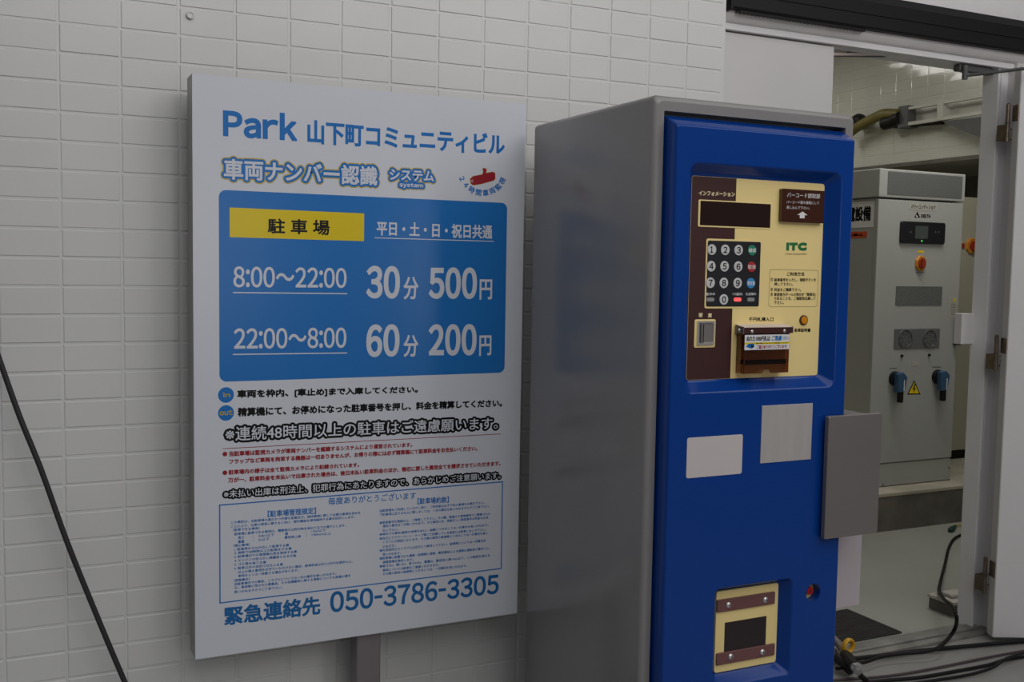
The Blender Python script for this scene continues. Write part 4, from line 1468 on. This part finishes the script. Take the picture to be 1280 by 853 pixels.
# second cabinet behind on the right
p = on_y(1200, 246, 1.9)
c2 = thing('power_cabinet', 'beige cabinet with an orange switch standing behind the grey cabinet', 'electrical cabinet', (5.35, 2.2, ZP))
mb = MB()
mb.box(4.86, 5.75, 1.9, 2.5, ZP + .06, p.z, 'pcab2', .004)
mb.build('carcass', c2)
mb = MB()
mb.box(4.88, 5.73, 1.93, 2.48, ZP, ZP + .06, 'black', .002)
mb.build('base', c2)
c = on_y(1213.5, 307.5, 1.9)
mb = MB()
slab(mb, [(c.x + .050 * math.cos(math.pi * k / 4 + math.pi / 8), c.z + .050 * math.sin(math.pi * k / 4 + math.pi / 8)) for k in range(8)], 1.885, 1.9, 'sw_orange', .004)
mb.cyl((c.x, 1.885, c.z), (c.x, 1.878, c.z), .030, .028, 'sw_red', 20)
mb.box(c.x - .010, c.x + .010, 1.866, 1.878, c.z - .03, c.z + .03, 'sw_red', .003)
mb.build('rotary_switch', c2)
c = on_y(1203.5, 307.5, 1.9)
mb = MB()
mb.box(c.x - .010, c.x + .010, 1.893, 1.9, c.z - .016, c.z + .016, 'sw_red', .002)
mb.build('red_mark', c2)

# cable tray along the tile wall
XT = 5.10
ta, tb = on_x(1128, 135, XT), on_x(1128, 158, XT)
tr = thing('cable_tray', 'pale cable tray with drooping olive and black sleeves along the tiled wall inside the room', 'cable tray', (XT + .03, 1.2, ZW + .2))
zt1, zt0 = ta.z, tb.z
mb = MB()
mb.box(XT, XT + .02, 0.5, ta.y, zt1 - .018, zt1, 'tray', .002)
mb.box(XT, XT + .02, 0.5, ta.y, zt0, zt0 + .022, 'tray', .002)
mb.box(XT + .07, XT + .098, 0.5, ta.y, zt0, zt1, 'tray', .002)
mb.build('rail', tr)
for y in (on_x(1175, 140, XT).y, on_x(1175, 140, XT).y - .42, on_x(1175, 140, XT).y - .84):
    mb = MB()
    mb.box(XT - .004, XT + .09, y - .022, y + .022, zt0, zt1 + .012, 'tray', .002)
    mb.build('post', tr)
mb = MB()
mb.box(XT - .006, XT + .09, ta.y - .05, ta.y + .03, zt0 - .01, zt1 + .012, 'fan', .002)
mb.build('end_piece', tr)
# cable bundle leaving the tray
K5 = (1040, 60, 5.33)
g = lambda x, y, X=XT: on_x(K5[0] + x / K5[2], K5[1] + y / K5[2], X)
mb = MB()
mb.tube([g(90, 590), g(165, 530), g(300, 458), g(350, 440), g(420, 440), g(450, 438)], 0.034, 'olive', 10, 5)
mb.build('olive_sleeve', tr)
mb = MB()
mb.tube([g(150, 500, XT + .05), g(180, 480, XT + .05), g(205, 505, XT + .04)], 0.045, 'black_soft', 10, 5)
mb.tube([g(345, 505), g(400, 490), g(430, 472), g(455, 465)], 0.042, 'black_soft', 10, 5)
mb.tube([g(360, 515, XT + .03), g(440, 516, XT + .03), g(520, 510, XT + .04), g(620, 500, XT + .04), g(740, 490, XT + .04)], 0.020, 'black_soft', 8, 5)
mb.build('black_sleeve', tr)
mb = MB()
sh = [g(735, 488), g(1030, 455), g(1030, 610), g(1000, 600), g(780, 515)]  # dark plate put in for the shadowed wedge under the tray
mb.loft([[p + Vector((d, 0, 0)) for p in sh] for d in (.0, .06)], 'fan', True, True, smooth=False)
mb.build('shadow_wedge', tr)
# earth wire on the room floor
g = lambda x, y, z: on_z(K8[0] + x / K8[2], K8[1] + y / K8[2], z)
mb = MB()
mb.tube([g(546, 152, .010), g(558, 142, .012), g(574, 128, .012)], lambda t: .006 + .010 * math.sin(math.pi * min(1, t + .15)), 'green_wire', 8, 4)
mb.tube([g(572, 129, .012), g(590, 126, .008), g(620, 129, .006), g(700, 140, .006)], .004, 's_olive', 8, 4)
tag(mb.build('earth_wire'), 'yellow earth wire with a dark green sleeve on the room floor', 'wire')
# white foot behind the jamb
mb = MB()
a, b, c = g(515, 535, 0), g(592, 545, 0), g(530, 480, .06)
x0_, y0_ = min(a.x, b.x), min(a.y, b.y)
mb.box(a.x, a.x + .16, b.y, b.y + .12, 0, .045, 'concrete', .004)
mb.box(a.x - .005, a.x + .165, b.y - .005, b.y + .125, .045, .060, 'dirty_white', .004)
mb.box(a.x + .03, a.x + .13, b.y + .03, b.y + .09, .060, .075, 'dirty_white', .006)
tag(mb.build('floor_block'), 'small grubby white capped block on the floor behind the looping cable', 'block')
